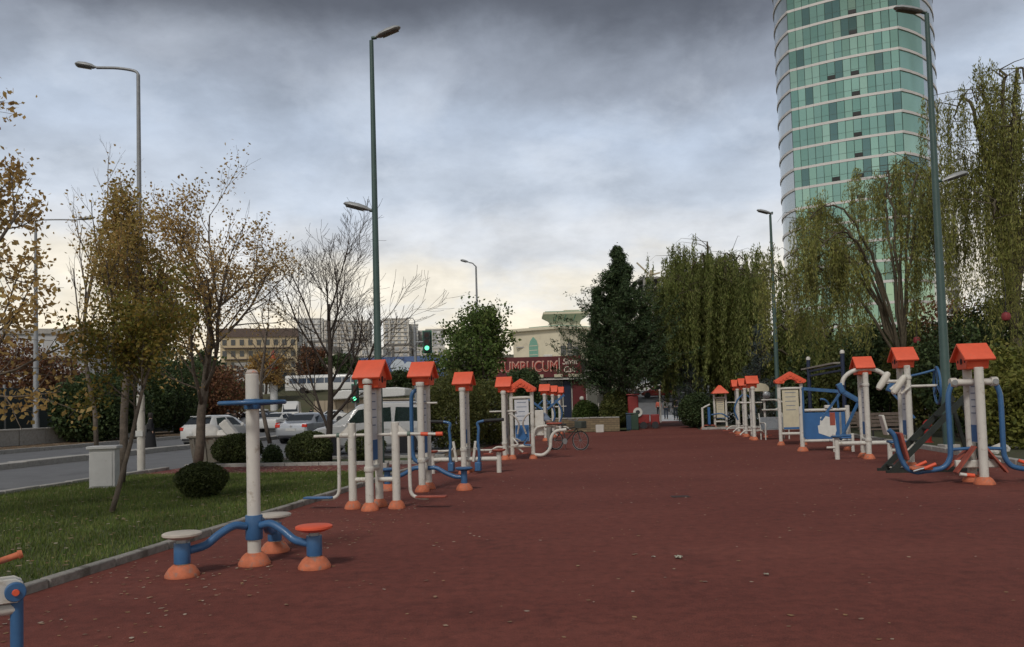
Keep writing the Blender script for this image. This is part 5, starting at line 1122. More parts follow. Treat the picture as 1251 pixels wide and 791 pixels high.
# willows: limbs arch out, strands hang
def willow(label, loc, h, w, seed, m, strands=420, leafn=46, limbs=None, slen=(2, 5), trunk_r=.28, size=(.10, .22), zmin=.4, nl=16, dome=.22, bundle=7, lo=.72):
    rng = np.random.default_rng(seed); t = thing('willow_tree', label, 'tree', loc, 0, None); out = []; fork = h*.28
    lean = rng.normal(0, .25, 2); top = np.array([lean[0], lean[1], fork]); out.append((0, [np.zeros(3), top*np.array([.3, .3, .5]), top], [trunk_r*1.2, trunk_r, trunk_r*.85])); att = []
    L_ = limbs or [(rng.uniform(0, 2*PI), rng.uniform(.15, 1)**.6*w/2, h*rng.uniform(lo, 1.0)) for _ in range(nl)]
    for q in L_:
        if len(q) == 3 and limbs is None: e = np.array([q[1]*math.cos(q[0]), q[1]*math.sin(q[0]), q[2]*(1-dome*(q[1]/(w/2))**2)])
        else: e = np.array(q)
        mid = np.array([e[0]*.38+top[0]*.5, e[1]*.38+top[1]*.5, fork+(e[2]-fork)*.72]); pts = [np.array(v) for v in crv([tuple(top), tuple(mid), tuple(e*np.array([.8, .8, 1])+np.array([0, 0, .12])), tuple(e+np.array([e[0]*.12, e[1]*.12, -.5]))], 5)]
        pts = [p_+rng.normal(0, .05, 3) if 0 < i < len(pts)-1 else p_ for i, p_ in enumerate(pts)]
        out.append((1, pts, list(np.linspace(trunk_r*.42, .02, len(pts))))); n0 = len(pts)
        for k in range(7):
            i = rng.integers(n0//3, n0); az = rng.uniform(0, 2*PI); l2 = rng.uniform(.5, 1.5)*w/7; d = np.array([math.cos(az), math.sin(az), rng.uniform(0, .7)]); q0 = pts[i]
            tw = [q0, q0+d*l2*.5, q0+d*l2+np.array([0, 0, -.1]), q0+d*l2*1.25+np.array([0, 0, -.5])]; out.append((3, tw, [.022, .015, .009, .005])); att += tw[1:]
        att += pts[n0//2:]
    att = np.array(att); LP = []
    for s in range(strands):
        if s % bundle == 0: hub_ = att[rng.integers(len(att))]+rng.normal(0, .18, 3); swb = rng.normal(0, .05, 2)
        p = hub_+rng.normal(0, .13, 3); L = min(rng.uniform(*slen), p[2]-zmin*rng.uniform(.5, 2.5)); 
        if L < .4: continue
        sw = swb+rng.normal(0, .018, 2)+p[:2]*.012; k = 5; pts = [p+np.array([sw[0]*L*f+rng.normal(0, .03), sw[1]*L*f+rng.normal(0, .03), -L*f]) for f in np.linspace(0, 1, k)]
        out.append((4, pts, [.0035]*k)); nn = int(leafn*L/3); f = rng.random(nn)*(k-1.001); i = f.astype(int); f = (f-i)[:, None]; A_ = np.array(pts); LP.append(A_[i]*(1-f)+A_[i+1]*f+rng.normal(0, .055, (nn, 3)))
    branch_mesh(out, 'trunk', WBARK, t); leaves('crown', np.concatenate(LP), size, m, t, rng, .26, down=.9); return t
willow('dense weeping willow between the cedar and the green lamp post', far(873, 50), H(875, 285, 50).z, 8.0, 21, WIL, 1500, 85, slen=(2.5, 7.5), size=(.13, .28), nl=42, zmin=2.0, dome=.30, bundle=3, lo=.9)
def limb_px(base, L): 
    r = []
    for px, py, Y in L: v = H(px, py, Y)-base; r.append((v.x, v.y, v.z))
    return r
b1 = far(1112, 31)
willow('sprawling weeping willow with a bare arching limb before the glass tower', b1, 9.5, 8, 22, WIL2, 760, 80, limb_px(b1, [(1000, 252, 30), (985, 268, 32), (1015, 285, 29), (1035, 300, 33), (975, 300, 31), (1085, 215, 31), (1105, 203, 32), (1130, 210, 31), (1075, 228, 32.5), (1145, 225, 30), (960, 330, 31), (1000, 310, 31)]), slen=(.7, 3.5), trunk_r=.15, size=(.08, .19), zmin=1.2)
b2 = far(1240, 27)
willow('tall weeping willow with long yellowing strands behind the dark rail fence', b2, 12, 8, 23, WIL2, 520, 78, limb_px(b2, [(1225, 95, 27), (1250, 88, 27), (1195, 110, 26.5), (1170, 125, 28), (1205, 180, 28), (1240, 150, 26), (1270, 130, 27), (1185, 215, 29), (1215, 250, 26), (1245, 260, 28), (1290, 180, 27)]), slen=(1.5, 6), trunk_r=.25, size=(.08, .18), zmin=1.5)
willow('willow farther back filling the gap beside the spruce', far(1000, 46), 7.0, 9, 24, WIL, 700, 60, slen=(2, 6), size=(.14, .3), nl=16)
# background greenery on the right
for k, (px, Y, w, h, m, lab) in enumerate((
    (905, 52, 2.6, 2.3, DRKG, 'dark evergreen mass behind the pyramid-roofed frame'), (960, 47, 2.8, 2.4, OLV, 'olive shrub mass behind the steel bench'), (1000, 44, 2.6, 2.2, DRKG, 'dark shrub behind the navy pull-up frame'),
    (1045, 40, 2.6, 2.3, OLV, 'olive shrub behind the white-arched puller'), (1085, 37, 2.2, 2.5, DRKG, 'dark shrub mass under the bare willow limb'), (1130, 33, 2.2, 2.3, OLV, 'olive shrub rising behind the hydrant'),
    (1175, 28, 1.7, 2.1, DRKG, 'dark shrub rising behind the green lamp post'), (1225, 25, 1.8, 1.6, YLW, 'yellow-green laurel behind the swing press'), (1268, 22, 1.6, 1.15, YLW, 'yellow-green laurel at the right edge of the bed'), (1205, 31, 2.0, 2.8, DRKG, 'tall dark shrub behind the yellow-green laurels'), (1150, 40, 2.8, 3.0, RDL, 'reddish autumn shrub behind the green lamp post'), (1250, 33, 2.4, 3.0, OLV, 'tall olive shrub beneath the yellowing willow'))):
    bush(lab, far(px, Y), w, w*.7, h, 11000, (.07, .2) if Y < 35 else (.1, .26), m, 100+k, .2, .42, h*.95, group='shrubs behind the right-hand machines')
# red fruit hanging in the shrubs
for px, py, Y, lab in ((1120, 416, 29.5, 'red round lantern hanging below the bare willow limb'), (1229, 387, 23.5, 'red round lantern hanging among the shrubs beside the willow')):
    p = H(px, py, Y); t = thing('lantern', lab, 'lantern', p, 0, 'red lanterns'); mb = MB(); mb.lathe([(.03, -.13), (.1, -.1), (.13, 0), (.1, .1), (.03, .13)], n=16); mb.build('globe', mat('lantern_red', (.22, .025, .03), .6), t)
    mb = MB(); mb.lathe([(.04, .12), (.04, .17)], n=10); mb.build('cap', DARKT, t); rod(t, [(0, 0, .15), (.02, 0, .9), (.0, .1, 1.6)], .008, DARKT, 'cord')
# left background
for k, (px, Y, w, h, m, lab) in enumerate(((112, 47, 2.3, 2.1, DRKG, 'dark bush on the verge behind the leafy tree'), (75, 54, 2.6, 2.6, RDL, 'reddish shrub in front of the dark fence'), (15, 52, 3.2, 3.4, RDL, 'tall reddish shrub at the far left by the low wall'), (165, 58, 3.2, 3.0, DRKG, 'dark evergreen hedge bush behind the robed person'), (215, 62, 3.4, 3.0, DRKG, 'dark evergreen hedge bush above the white hatchback'), (262, 70, 3.2, 3.0, RDL, 'reddish brown bush beyond the dumpster'), (150, 50, 2.2, 2.0, DRKG, 'low dark bush on the verge beside the robed person'))):
    bush(lab, (*far(px, Y).xy, .1), w, w*.7, h, 10000, (.12, .3), m, 140+k, .35, .3, h*.95, group='bushes across the road')
for k, (px, Y, h, w, m, lab) in enumerate(((255, 80, 7.5, 7, DRKG, 'dark round tree before the cream apartment building'), (425, 128, 6, 7, DRKG, 'dark tree on the embankment behind the coach'), (385, 134, 8, 8, RDL, 'reddish tree on the embankment'), (480, 128, 3.2, 7, DRKG, 'dark tree on the embankment below the blue hoarding'), (325, 118, 6, 5, AUT, 'yellow-brown tree beyond the white pole'), (185, 66, 8, 7, DRKG, 'dark tree behind the evergreen hedge'), (455, 122, 4, 3, AUT, 'small golden tree beyond the walker machine'), (770, 95, 9, 9, DRKG, 'dark tree behind the sloping car park, next to the cedar'), (815, 132, 14, 12, OLV, 'broad olive tree behind the sloping car park'), (845, 96, 9, 9, DRKG, 'dark tree behind the sloping car park, behind the spruce'))):
    z = 0 if Y < 115 else 4.0 if px < 700 else 2.0; tree(lab, (*far(px, Y).xy, z), h, w, .2, 5000, (.25, .6), m, 170+k, dict(BROAD, start=[.2, .2, .2]), jit=.35)
# ------------------------------------------------------------------ buildings and the hill
def hill():
    xs = np.linspace(-320, -1, 40); ys = [112, 117, 122, 132, 140, 170, 220, 300, 400, 520]; zs = [-.05, 1.6, 4.0, 4.1, 7.0, 8.5, 13, 20, 25, 25]; V = []; 
    for y, z in zip(ys, zs):
        for x in xs: V.append((x+ (y-112)*.12, y+abs(x)*.02, z*(min(1, max(0, (-1-x)/14.)) if True else 1)+ .3*math.sin(x*.11+y*.07)*(z > 2)))
    n = len(xs); mb = MB(); mb.add(V, [(j*n+i, j*n+i+1, (j+1)*n+i+1, (j+1)*n+i) for j in range(len(ys)-1) for i in range(n-1)])
    struct(mb.build('hill', mat('hill_grass', (.085, .075, .04), .95, scale=.15, col2=(.06, .065, .03), bump=.3, bscale=2)))
hill()
def block(name, label, x, y, z0, w, d, h, rz, floors, cols, wall, m_win=WINDK, roof=None, group=None, joined=False, balcony=False, top=.6, wf=.5, hf=.5):
    t = thing(name, label, 'building', (x, y, z0), rz, group)
    mb = MB(); mb.box((0, 0, h/2), (w, d, h)); mb.build('wall', wall, t)
    mb = MB(); mb.box((0, 0, h+top/2), (w+.5, d+.5, top)); mb.build('roof', roof or CONC, t)
    fh = h/floors; cw = w/cols; dw = max(1, int(d/cw))
    if joined:
        mb = MB()
        for f in range(floors):
            for c in range(cols): mb.box((-w/2+cw*(c+.5), -d/2, fh*(f+.5)), (cw*wf, .3, fh*hf))
            for c in range(dw):
                for s in (-1, 1): mb.box((s*w/2, -d/2+d/dw*(c+.5), fh*(f+.5)), (.3, d/dw*wf, fh*hf))
        o = mb.build('windows', m_win, t); o['kind'] = 'stuff'
        mb = MB()
        for f in range(1, floors):
            mb.box((0, -d/2-.1, fh*f), (w*.98, .5, fh*.12))
        for c in range(0, cols, 3): mb.box((-w/2+cw*(c+.5)+cw*.5, -d/2-.2, h/2), (cw*.25, .7, h))
        o = mb.build('balconies', roof or CONC, t); o['kind'] = 'stuff'
    else:
        wm = MB(); wm.box((0, 0, 0), (cw*wf, .12, fh*hf)); proto = wm.build('window', m_win, t); first = True
        for f in range(floors):
            for c in range(cols):
                o = proto if first else child(proto, t); first = False; o.location = (-w/2+cw*(c+.5), -d/2, fh*(f+.52))
            for c in range(dw):
                for s in (-1, 1):
                    o = child(proto, t); o.location = (s*w/2, -d/2+d/dw*(c+.5), fh*(f+.52)); o.rotation_euler = (0, 0, PI/2)
        if balcony:
            for f in range(1, floors): mb = MB(); mb.box((0, -d/2-.4, fh*f), (w*.9, .8, .15)); mb.build('balcony', roof or CONC, t)
    return t
def hz(px, py, Y): return H(px, py, Y).z
APT = [mat('apt_grey_hazed', (.66, .65, .63), .9, var=.08, scale=.1), mat('apt_beige_hazed', (.70, .65, .57), .9, var=.08, scale=.1), mat('apt_brown_hazed', (.58, .53, .47), .9, var=.08, scale=.1)]  # wall colours paled to stand in for distance haze
AW = mat('apt_window_hazed', (.40, .41, .42), .5)  # pale grey panes, with the distance haze put into their colour
for k, (x0, x1, yt, Y, m, lab) in enumerate(((334, 362, 404, 330, 0, 'grey tower block half hidden by the bare tree, lowest of the hill'), (362, 392, 389, 360, 0, 'tall grey tower block on the hill behind the bare trunk'), (394, 420, 391, 355, 2, 'brownish tower block beside the tallest grey one'), (423, 450, 392, 350, 1, 'beige tower block left of the green lamp post'),
        (467, 497, 389, 320, 1, 'broad beige tower block just right of the green lamp post'), (498, 508, 396, 330, 0, 'narrow grey tower block between two broader ones'), (509, 519, 404, 340, 2, 'short narrow block beside the traffic signal'), (519, 541, 402, 335, 0, 'pale grey tower block behind the traffic signal'), (300, 334, 408, 300, 0, 'pale tower block behind the cream apartment building'))):
    a, b = H(x0, 430, Y), H(x1, 430, Y); zt = hz((x0+x1)/2, yt, Y); w = b.x-a.x
    block('tower_block', lab, (a.x+b.x)/2, Y+6, 15, w, 12, zt-15.6, RAD(4+3*(k % 3)), 13, max(3, int(w/2.4)), APT[m], AW, CONCW, 'tower blocks on the hill', joined=True)
for k, (x0, x1, yt, yb, Y, m, lab) in enumerate(((352, 378, 424, 450, 240, 1, 'beige hillside house below the tower blocks, left of the bare trunk'), (376, 398, 416, 448, 260, 2, 'brownish hillside house stepped above the coach'), (398, 424, 426, 452, 230, 0, 'grey hillside house between bare tree and signal'), (420, 446, 414, 448, 270, 1, 'tall beige hillside house beside the green lamp post'), (446, 470, 424, 450, 235, 0, 'grey hillside house behind the lamp post'), (470, 500, 420, 446, 250, 2, 'brown hillside house above the blue hoarding'), (505, 540, 424, 446, 255, 1, 'beige hillside house right of the traffic signal'))):
    a, b = H(x0, 430, Y), H(x1, 430, Y); z1 = hz((x0+x1)/2, yt, Y); z0_ = hz((x0+x1)/2, yb+8, Y); w = b.x-a.x
    block('hillside_house', lab, (a.x+b.x)/2, Y+5, z0_, w, 9, z1-z0_-.6, RAD(-6+5*(k % 4)), 4, max(3, int(w/2.2)), APT[m], AW, mat('grey_tile', (.16, .15, .14), .9) if k % 2 else CONCW, 'houses stepping up the hill', joined=True)
# cream apartment houses
a, b = H(262, 450, 150), H(352, 450, 150)
block('apartment_house', 'cream apartment house with brown attic beyond the white pole', (a.x+b.x)/2, 156, 7, b.x-a.x, 12, hz(310, 412, 150)-7, RAD(14), 4, 9, mat('apt_cream', (.52, .42, .27), .9, var=.06, scale=.2), WINDK, mat('brown_roof', (.12, .085, .07), .8), balcony=True, top=1.6)
a, b = H(350, 450, 165), H(410, 450, 165)
block('apartment_house', 'old beige house with grey tiled roof beside the cream one', (a.x+b.x)/2, 170, 8, b.x-a.x, 12, hz(380, 432, 165)-8, RAD(10), 3, 7, APT[1], WINDK, mat('grey_tile', (.16, .15, .14), .9), top=1.2)
a, b = H(-20, 450, 95), H(95, 450, 95)
block('apartment_house', 'pale grey house behind the dark fence at the far left', (a.x+b.x)/2, 100, 0, b.x-a.x, 10, hz(50, 408, 95), RAD(10), 4, 5, mat('house_grey', (.42, .42, .42), .9, var=.06, scale=.2), mat('white_window', (.55, .57, .6), .3), CONC, balcony=True)
a, b = H(288, 470, 135), H(335, 470, 135)
block('shop_house', 'low white shop house behind the ring handle pole', (a.x+b.x)/2, 138, 4, b.x-a.x, 8, hz(310, 448, 135)-4, RAD(8), 2, 4, mat('shop_white', (.5, .5, .48), .9), WINDK, CONC)
def minaret():
    Y = 118; p = far(335, Y); t = thing('totem_post', 'white roadside column with red stacked top beyond the ring handle', 'column', p, 0); z0, z1, z2 = hz(335, 470, Y), hz(335, 452, Y), hz(335, 428, Y)
    mb = MB(); mb.lathe([(.55, 0), (.55, z1)], n=16); mb.build('shaft', mat('paint_col_white', (.5, .5, .5), .6), t)
    h = z2-z1; mb = MB(); mb.lathe([(.55, z1), (.75, z1+h*.05), (.6, z1+h*.22), (.7, z1+h*.25), (.45, z1+h*.45), (.55, z1+h*.5), (.3, z1+h*.75), (.35, z1+h*.8), (.08, z1+h)], n=16); mb.build('top', mat('totem_red', (.4, .05, .03), .6), t)
minaret()
def hoarding():
    Y = 141; a, b = H(438, 450, Y), H(548, 450, Y); z0, z1 = hz(490, 462, Y), hz(490, 436, Y); t = thing('hoarding', 'long blue hoarding with white discs on the embankment', 'hoarding', ((a.x+b.x)/2, Y, z0), RAD(-3)); w = b.x-a.x
    HB = mat('hoarding_blue', (.08, .13, .27), .6, var=.12, scale=.4); n = 8
    for k in range(n): mb = MB(); mb.box((-w/2+w/n*(k+.5), 0, (z1-z0)/2), (w/n-.06, .12, z1-z0)); mb.build('panel', HB, t)
    for k, c in ((0, .9), (3, 1), (4, .5), (6, .6), (7, .4)): mb = MB(); mb.lathe([(1.0*c+.3, 0), (1.0*c+.3, .05)], (-w/2+w/n*(k+.5), -.12, (z1-z0)*.55), 20, Y3); mb.build('disc', mat('disc_white', (.5, .55, .6), .6), t)
    for k in range(n+1): mb = MB(); mb.box((-w/2+w/n*k, .15, (z1-z0)/2-1.5), (.15, .15, z1-z0+3)); mb.build('post', GREYP, t)
hoarding()
def canopy(label, x0, x1, yt, yb, Y):
    a, b = H(x0, yb, Y), H(x1, yb, Y); zt = hz((x0+x1)/2, yt, Y); w = b.x-a.x; z0 = a.z; t = thing('curved_canopy', label, 'canopy', ((a.x+b.x)/2, Y, 0), RAD(-4), 'white curved canopies')
    P = [(-w/2, z0), (-w*.46, z0+(zt-z0)*.45), (-w*.32, z0+(zt-z0)*.8), (-w*.1, zt), (w*.3, zt), (w/2, zt-.2), (w/2, z0+.2), (w*.3, z0+.1)]
    mb = MB(); mb.prism(P, -2.5, 2.5, Matrix.Rotation(PI/2, 4, 'X')); mb.build('shell', mat('canopy_white', (.58, .58, .56), .5), t, bevel=.15)
    for k in range(5): mb = MB(); mb.box((-w*.4+w*.2*k, 0, z0/2), (.2, .2, z0)); mb.build('post', GREYP, t)
canopy('white curved shelter roof beyond the bare tree', 409, 446, 477, 489, 112)
canopy('second white curved shelter roof behind the walker machine', 452, 500, 474, 487, 116)
def retaining():
    for x0, x1, Y, yt, lab in ((378, 520, 109, 488, 'long low tan wall across the far street'),):
        a, b = H(x0, 490, Y), H(x1, 490, Y); z = hz(450, yt, Y); o = thing('street_wall', lab, 'wall', ((a.x+b.x)/2, Y+2, 0), RAD(-3)); n = 10; w = b.x-a.x
        for k in range(n): mb = MB(); mb.box((-w/2+w/n*(k+.5), 0, z/2), (w/n-.05, .3, z)); mb.build('panel', mat('tan_render', (.36, .30, .22), .9, var=.1, scale=.3), o)
retaining()

# cafe
def text(body, size, loc, m, parent, shear=0, ext=.02, name='lettering', rot=(PI/2, 0, 0), bold=0):
    cu = bpy.data.curves.new(name, 'FONT'); cu.body = body; cu.size = size; cu.shear = shear; cu.extrude = ext; cu.offset = bold; cu.align_x = 'LEFT'
    tmp = bpy.data.objects.new('tmp', cu); me = bpy.data.meshes.new_from_object(tmp); bpy.data.objects.remove(tmp); me.materials.clear(); me.materials.append(m)
    o = bpy.data.objects.new(name, me); C.objects.link(o); o.parent = parent; o.location = loc; o.rotation_euler = rot; return o
def cafe():
    Y = 60; a, b = H(598, 470, Y), H(748, 470, Y); w = b.x-a.x; t = thing('cafe', 'glass-fronted cafe with burgundy name board under the cream building', 'building', (a.x, Y, 0), 0)
    zs0, zs1 = hz(655, 462, Y), hz(655, 437, Y)
    mb = MB(); mb.box((w/2, 2.5, (zs1-.3)/2), (w, 4.6, zs1-.3)); mb.build('wall', mat('cafe_dark', (.06, .05, .045), .7), t)
    mb = MB(); mb.box((w/2+.5, .0, zs0-.12), (w+1.6, 1.6, .16)); mb.build('canopy', CONCW, t)
    sw = H(709, 450, Y).x-a.x; tilt = RAD(-1.0)
    sg = MB(); sg.box((sw/2, -.82, (zs0+zs1)/2), (sw, .14, zs1-zs0)); s = sg.build('name_board', BURG, t)
    LT = mat('sign_letter', (.62, .36, .28), .5, var=.05); LW = mat('sign_white', (.72, .62, .52), .5)
    x1 = H(607, 450, Y).x-a.x; x2 = H(680, 450, Y).x-a.x; x3 = H(686, 450, Y).x-a.x
    def fitted(body, xa, xb, z, size, m, **k):
        o = text(body, size, (xa, -.91, z), m, s, **k); wd = max(v.co.x for v in o.data.vertices)-min(v.co.x for v in o.data.vertices); o.scale = ((xb-xa)/wd, 1, 1); return o
    hgt = zs1-zs0
    fitted('KUMRUCUM', x1, x2, zs0+hgt*.30, hgt*.70, LT, bold=.035); fitted('KUMRUCUM', x1+.03, x2-.03, zs0+hgt*.315, hgt*.62, mat('sign_letter_red', (.36, .03, .02), .5), ext=.026, bold=-.004)
    fitted('Simit', x3, H(705, 450, Y).x-a.x, zs0+hgt*.60, hgt*.42, LW, shear=.3, bold=.006); fitted('Cafe', x3+.05, H(702, 450, Y).x-a.x, zs0+hgt*.22, hgt*.42, LW, shear=.3, bold=.006)
    mb = MB(); mb.box((H(682.5, 450, Y).x-a.x, -.905, zs0+hgt*.55), (.05, .03, hgt*.75)); mb.build('divider', LW, s)
    for xa, xb in ((657, 663), (676, 686), (693, 709)):
        mb = MB(); p0, p1 = H(xa, 450, Y).x-a.x, H(xb, 450, Y).x-a.x; mb.box(((p0+p1)/2, -.9, zs0+.1), (p1-p0, .05, .22)); mb.build('plaque', mat('plaque_cream', (.55, .50, .36), .6), s)
    zt = zs0-.25
    for px in (613, 626, 640, 654, 668, 676, 687, 698, 716, 730): x = H(px, 480, Y).x-a.x; mb = MB(); mb.box((x, -.1, zt/2), (.12, .16, zt)); mb.build('door_post', WHITE, t)
    for (p0, p1, m, nm) in ((601, 640, WINDK, 'window'), (641, 667, WINDK, 'window'), (669, 686, WINDK, 'window'), (688, 697, mat('cafe_blue', (.02, .03, .06), .3), 'blue_blind'), (699, 715, BURG, 'door'), (717, 729, mat('cafe_grey', (.13, .13, .11), .6), 'shutter')):
        q0, q1 = H(p0, 480, Y).x-a.x, H(p1, 480, Y).x-a.x; mb = MB(); mb.box(((q0+q1)/2, 0.02, zt/2+.1), (q1-q0-.03, .8, zt-.25)); mb.build(nm, m, t)
    mb = MB(); mb.lathe([(.05, -.16), (.14, -.1), (.17, 0), (.14, .1), (.05, .16)], (H(710, 487, Y).x-a.x, -.5, hz(710, 487, Y)), 14); mb.build('globe_lamp', WHITE, t)
    mb = MB(); mb.box((H(719, 487, Y).x-a.x, -.3, zs0+.2), (.5, .5, .5)); mb.build('cassette', WHITE, t)
cafe()
def mosque():
    Y = 92; a, b, c = H(628, 440, Y), H(685, 440, Y-3), H(755, 440, Y+4); z = hz(650, 406, Y)
    t = thing('cream_hall', 'cream hall with green pointed windows and flared tower above the cafe', 'building', (a.x, Y, 0), 0)
    w = b.x-a.x; L2 = c.x-a.x
    poly = [(0, 0), (w, -3), (L2, 3), (L2, 14), (0, 14)]
    mb = MB(); mb.prism(poly, 0, z); mb.build('wall', CREAM, t)
    pc_ = [(-.35, -.35), (w, -3.45), (L2+.4, 2.6), (L2+.4, 14.3), (-.35, 14.3)]; mb = MB(); mb.prism(pc_, z, z+.35); mb.build('cornice', CREAM, t, bevel=.06)
    mb = MB(); mb.prism([(w*.35, 0), (w, -2.2), (L2, 3.6), (L2, 12), (w*.35, 12)], z+.35, z+.55); mb.build('roof', GREENT, t)
    def ogive(x, y, zz, ww, hh, rz, m, nm='window'):
        P = [(-ww/2, 0), (ww/2, 0), (ww/2, hh*.6), (ww*.36, hh*.82), (0, hh), (-ww*.36, hh*.82), (-ww/2, hh*.6)]
        mb = MB(); mb.prism([(p*1.16, q*1.04-.05) for p, q in P], -.06, .06, Matrix.Translation((x, y, zz)) @ Matrix.Rotation(rz, 4, 'Z') @ Matrix.Rotation(PI/2, 4, 'X')); f = mb.build('window_surround', CREAM, t)
        mb = MB(); mb.prism(P, -.10, .10, Matrix.Translation((x, y, zz)) @ Matrix.Rotation(rz, 4, 'Z') @ Matrix.Rotation(PI/2, 4, 'X')); mb.build(nm, m, f)
        for k in (1, 2, 3): mb = MB(); mb.box((x, y, zz+hh*.2*k), (ww*.9, .24, .06), Matrix.Rotation(rz, 3, 'Z')); mb.build('glazing_bar', CREAM, f)
    rz1 = math.atan2(-3, w); rz2 = math.atan2(6, L2-w)
    def on1(px): f = (H(px, 430, Y).x-a.x)/w; return f*w, -3*f-.02
    x, y = on1(652); ogive(x, y, hz(652, 440, Y), 1.15, hz(652, 413, Y)-hz(652, 440, Y), rz1, mat('green_glass', (.16, .33, .25), .4))
    def on2(px): f = (H(px, 430, Y).x-b.x)/(c.x-b.x); return w+f*(L2-w), -3+6*f-.02
    x, y = on2(694); ogive(x, y, hz(694, 438, Y), .75, hz(694, 416, Y)-hz(694, 438, Y), rz2, WINDK)
    for px in (686.5, 702): x, y = on2(px); mb = MB(); mb.box((x, y, hz(px, 430, Y)), (.75, .14, 1.0), Matrix.Rotation(rz2, 3, 'Z')); mb.build('window', WINDK, t)
    x, y = on1(637); mb = MB(); mb.box((x, y, hz(637, 425, Y)), (1.2, .3, .12)); mb.build('ledge', CONC, t)
    x, y = on1(668); mb = MB(); mb.box((x, y-.3, hz(668, 437, Y)), (1.0, .7, .35)); mb.build('air_unit', WHITE, t, bevel=.05)
    # flared tower
    x0 = H(676, 400, Y).x-a.x; x1_ = H(712, 400, Y).x-a.x; tw = x1_-x0; zt = hz(690, 381, Y); z3 = hz(690, 377, Y); cx, cy = (x0+x1_)/2, 5
    mb = MB(); mb.box((cx, cy, (z+zt)/2), (tw, tw, zt-z)); mb.build('tower', CREAM, t)
    mb = MB(); q = tw/2; e = tw/2+.95; mb.add([(cx+sx*q*1.0, cy+sy*q*1.0, zt-.95) for sx, sy in ((-1, -1), (1, -1), (1, 1), (-1, 1))]+[(cx+sx*(q+.25), cy+sy*(q+.25), zt-.45) for sx, sy in ((-1, -1), (1, -1), (1, 1), (-1, 1))]+[(cx+sx*e, cy+sy*e, zt) for sx, sy in ((-1, -1), (1, -1), (1, 1), (-1, 1))], [(j*4+i, j*4+(i+1) % 4, (j+1)*4+(i+1) % 4, (j+1)*4+i) for j in range(2) for i in range(4)]+[(8, 9, 10, 11)])
    mb.build('flared_eave', CREAM, t)
    mb = MB(); mb.box((cx, cy, zt+.14), (2*e+.1, 2*e+.1, .26)); mb.build('eave_edge', CREAM, t); mb = MB(); mb.box((cx, cy, zt+.30), (2*e-.3, 2*e-.3, .14)); mb.build('eave_band', GREENT, t)
    mb = MB(); mb.box((cx+.8, cy+.4, zt+.5), (tw*.55, tw*.55, .4)); mb.build('roof_lantern', CREAM, t)
    for dx in (-tw*.22, tw*.22): mb = MB(); mb.lathe([(.28, 0), (.28, .08)], (cx+dx, cy-tw/2-.05, z+1.3), 16, Y3); mb.build('round_window', mat('recess', (.4, .36, .27), .9), t)
    for k in (-1, 0, 1): mb = MB(); mb.bar((cx+k*tw*.33-.25, cy-tw/2-.3, zt-.75), (cx+k*tw*.33, cy-tw/2-.8, zt-.08), .08); mb.build('bracket', GREENT, t)
mosque()
# building under construction with crane
def site():
    Y = 170; a, b = H(780, 380, Y), H(812, 380, Y); t = thing('unfinished_building', 'bare concrete frame building rising behind the cedar', 'building', ((a.x+b.x)/2, Y, 0), RAD(8)); w = b.x-a.x; zt = hz(796, 343, Y); n = 14
    for k in range(n+1): mb = MB(); mb.box((0, 0, zt*k/n), (w, 8, .4)); mb.build('slab', CONC, t)
    for x in (-w/2+.3, -w/6, w/6, w/2-.3):
        for y in (-3.7, 3.7): mb = MB(); mb.box((x, y, zt/2), (.5, .5, zt)); mb.build('column', CONC, t)
    mb = MB(); mb.box((0, 1, zt*.5), (w*.6, 4, zt*.97)); mb.build('core', mat('core_dark', (.1, .1, .1), .9), t)
    c0 = thing('tower_crane', 'pale tower crane with raised jib behind the willow', 'crane', (H(795, 340, Y+4).x, Y+6, 0), 0); CM = mat('crane_paint', (.42, .36, .25), .6); zc = hz(795, 330, Y)
    mb = MB()
    for x in (-.5, .5):
        for y in (-.5, .5): mb.tube([(x, y, 0), (x, y, zc)], .1, 5)
    for k in range(int(zc/1.6)):
        s = (-1)**k; mb.bar((-.5*s, -.5, k*1.6), (.5*s, -.5, k*1.6+1.6), .1); mb.bar((-.5, -.5*s, k*1.6), (-.5, .5*s, k*1.6+1.6), .1)
    mb.build('mast', CM, c0)
    e = H(783, 315, Y); e = Vector((e.x-c0.location.x, 0, e.z)); mb = MB(); mb.bar((0, 0, zc), e, .28); mb.build('jib', CM, c0); mb = MB(); mb.bar((0, 0, zc-.3), (2.4, 0, zc+.3), .35); mb.build('counter_jib', CM, c0); mb = MB(); mb.box((.6, 0, zc+.4), (.8, .8, .9)); mb.build('cab', CM, c0)
site()
a, b = H(1148, 330, 150), H(1178, 330, 150); block('apartment_house', 'white balconied apartment block glimpsed behind the willow and the glass tower', (a.x+b.x)/2, 155, 0, b.x-a.x, 8, hz(1160, 288, 150), RAD(-10), 12, 4, mat('apt_white', (.5, .5, .48), .9), WINDK, CONCW, balcony=True)

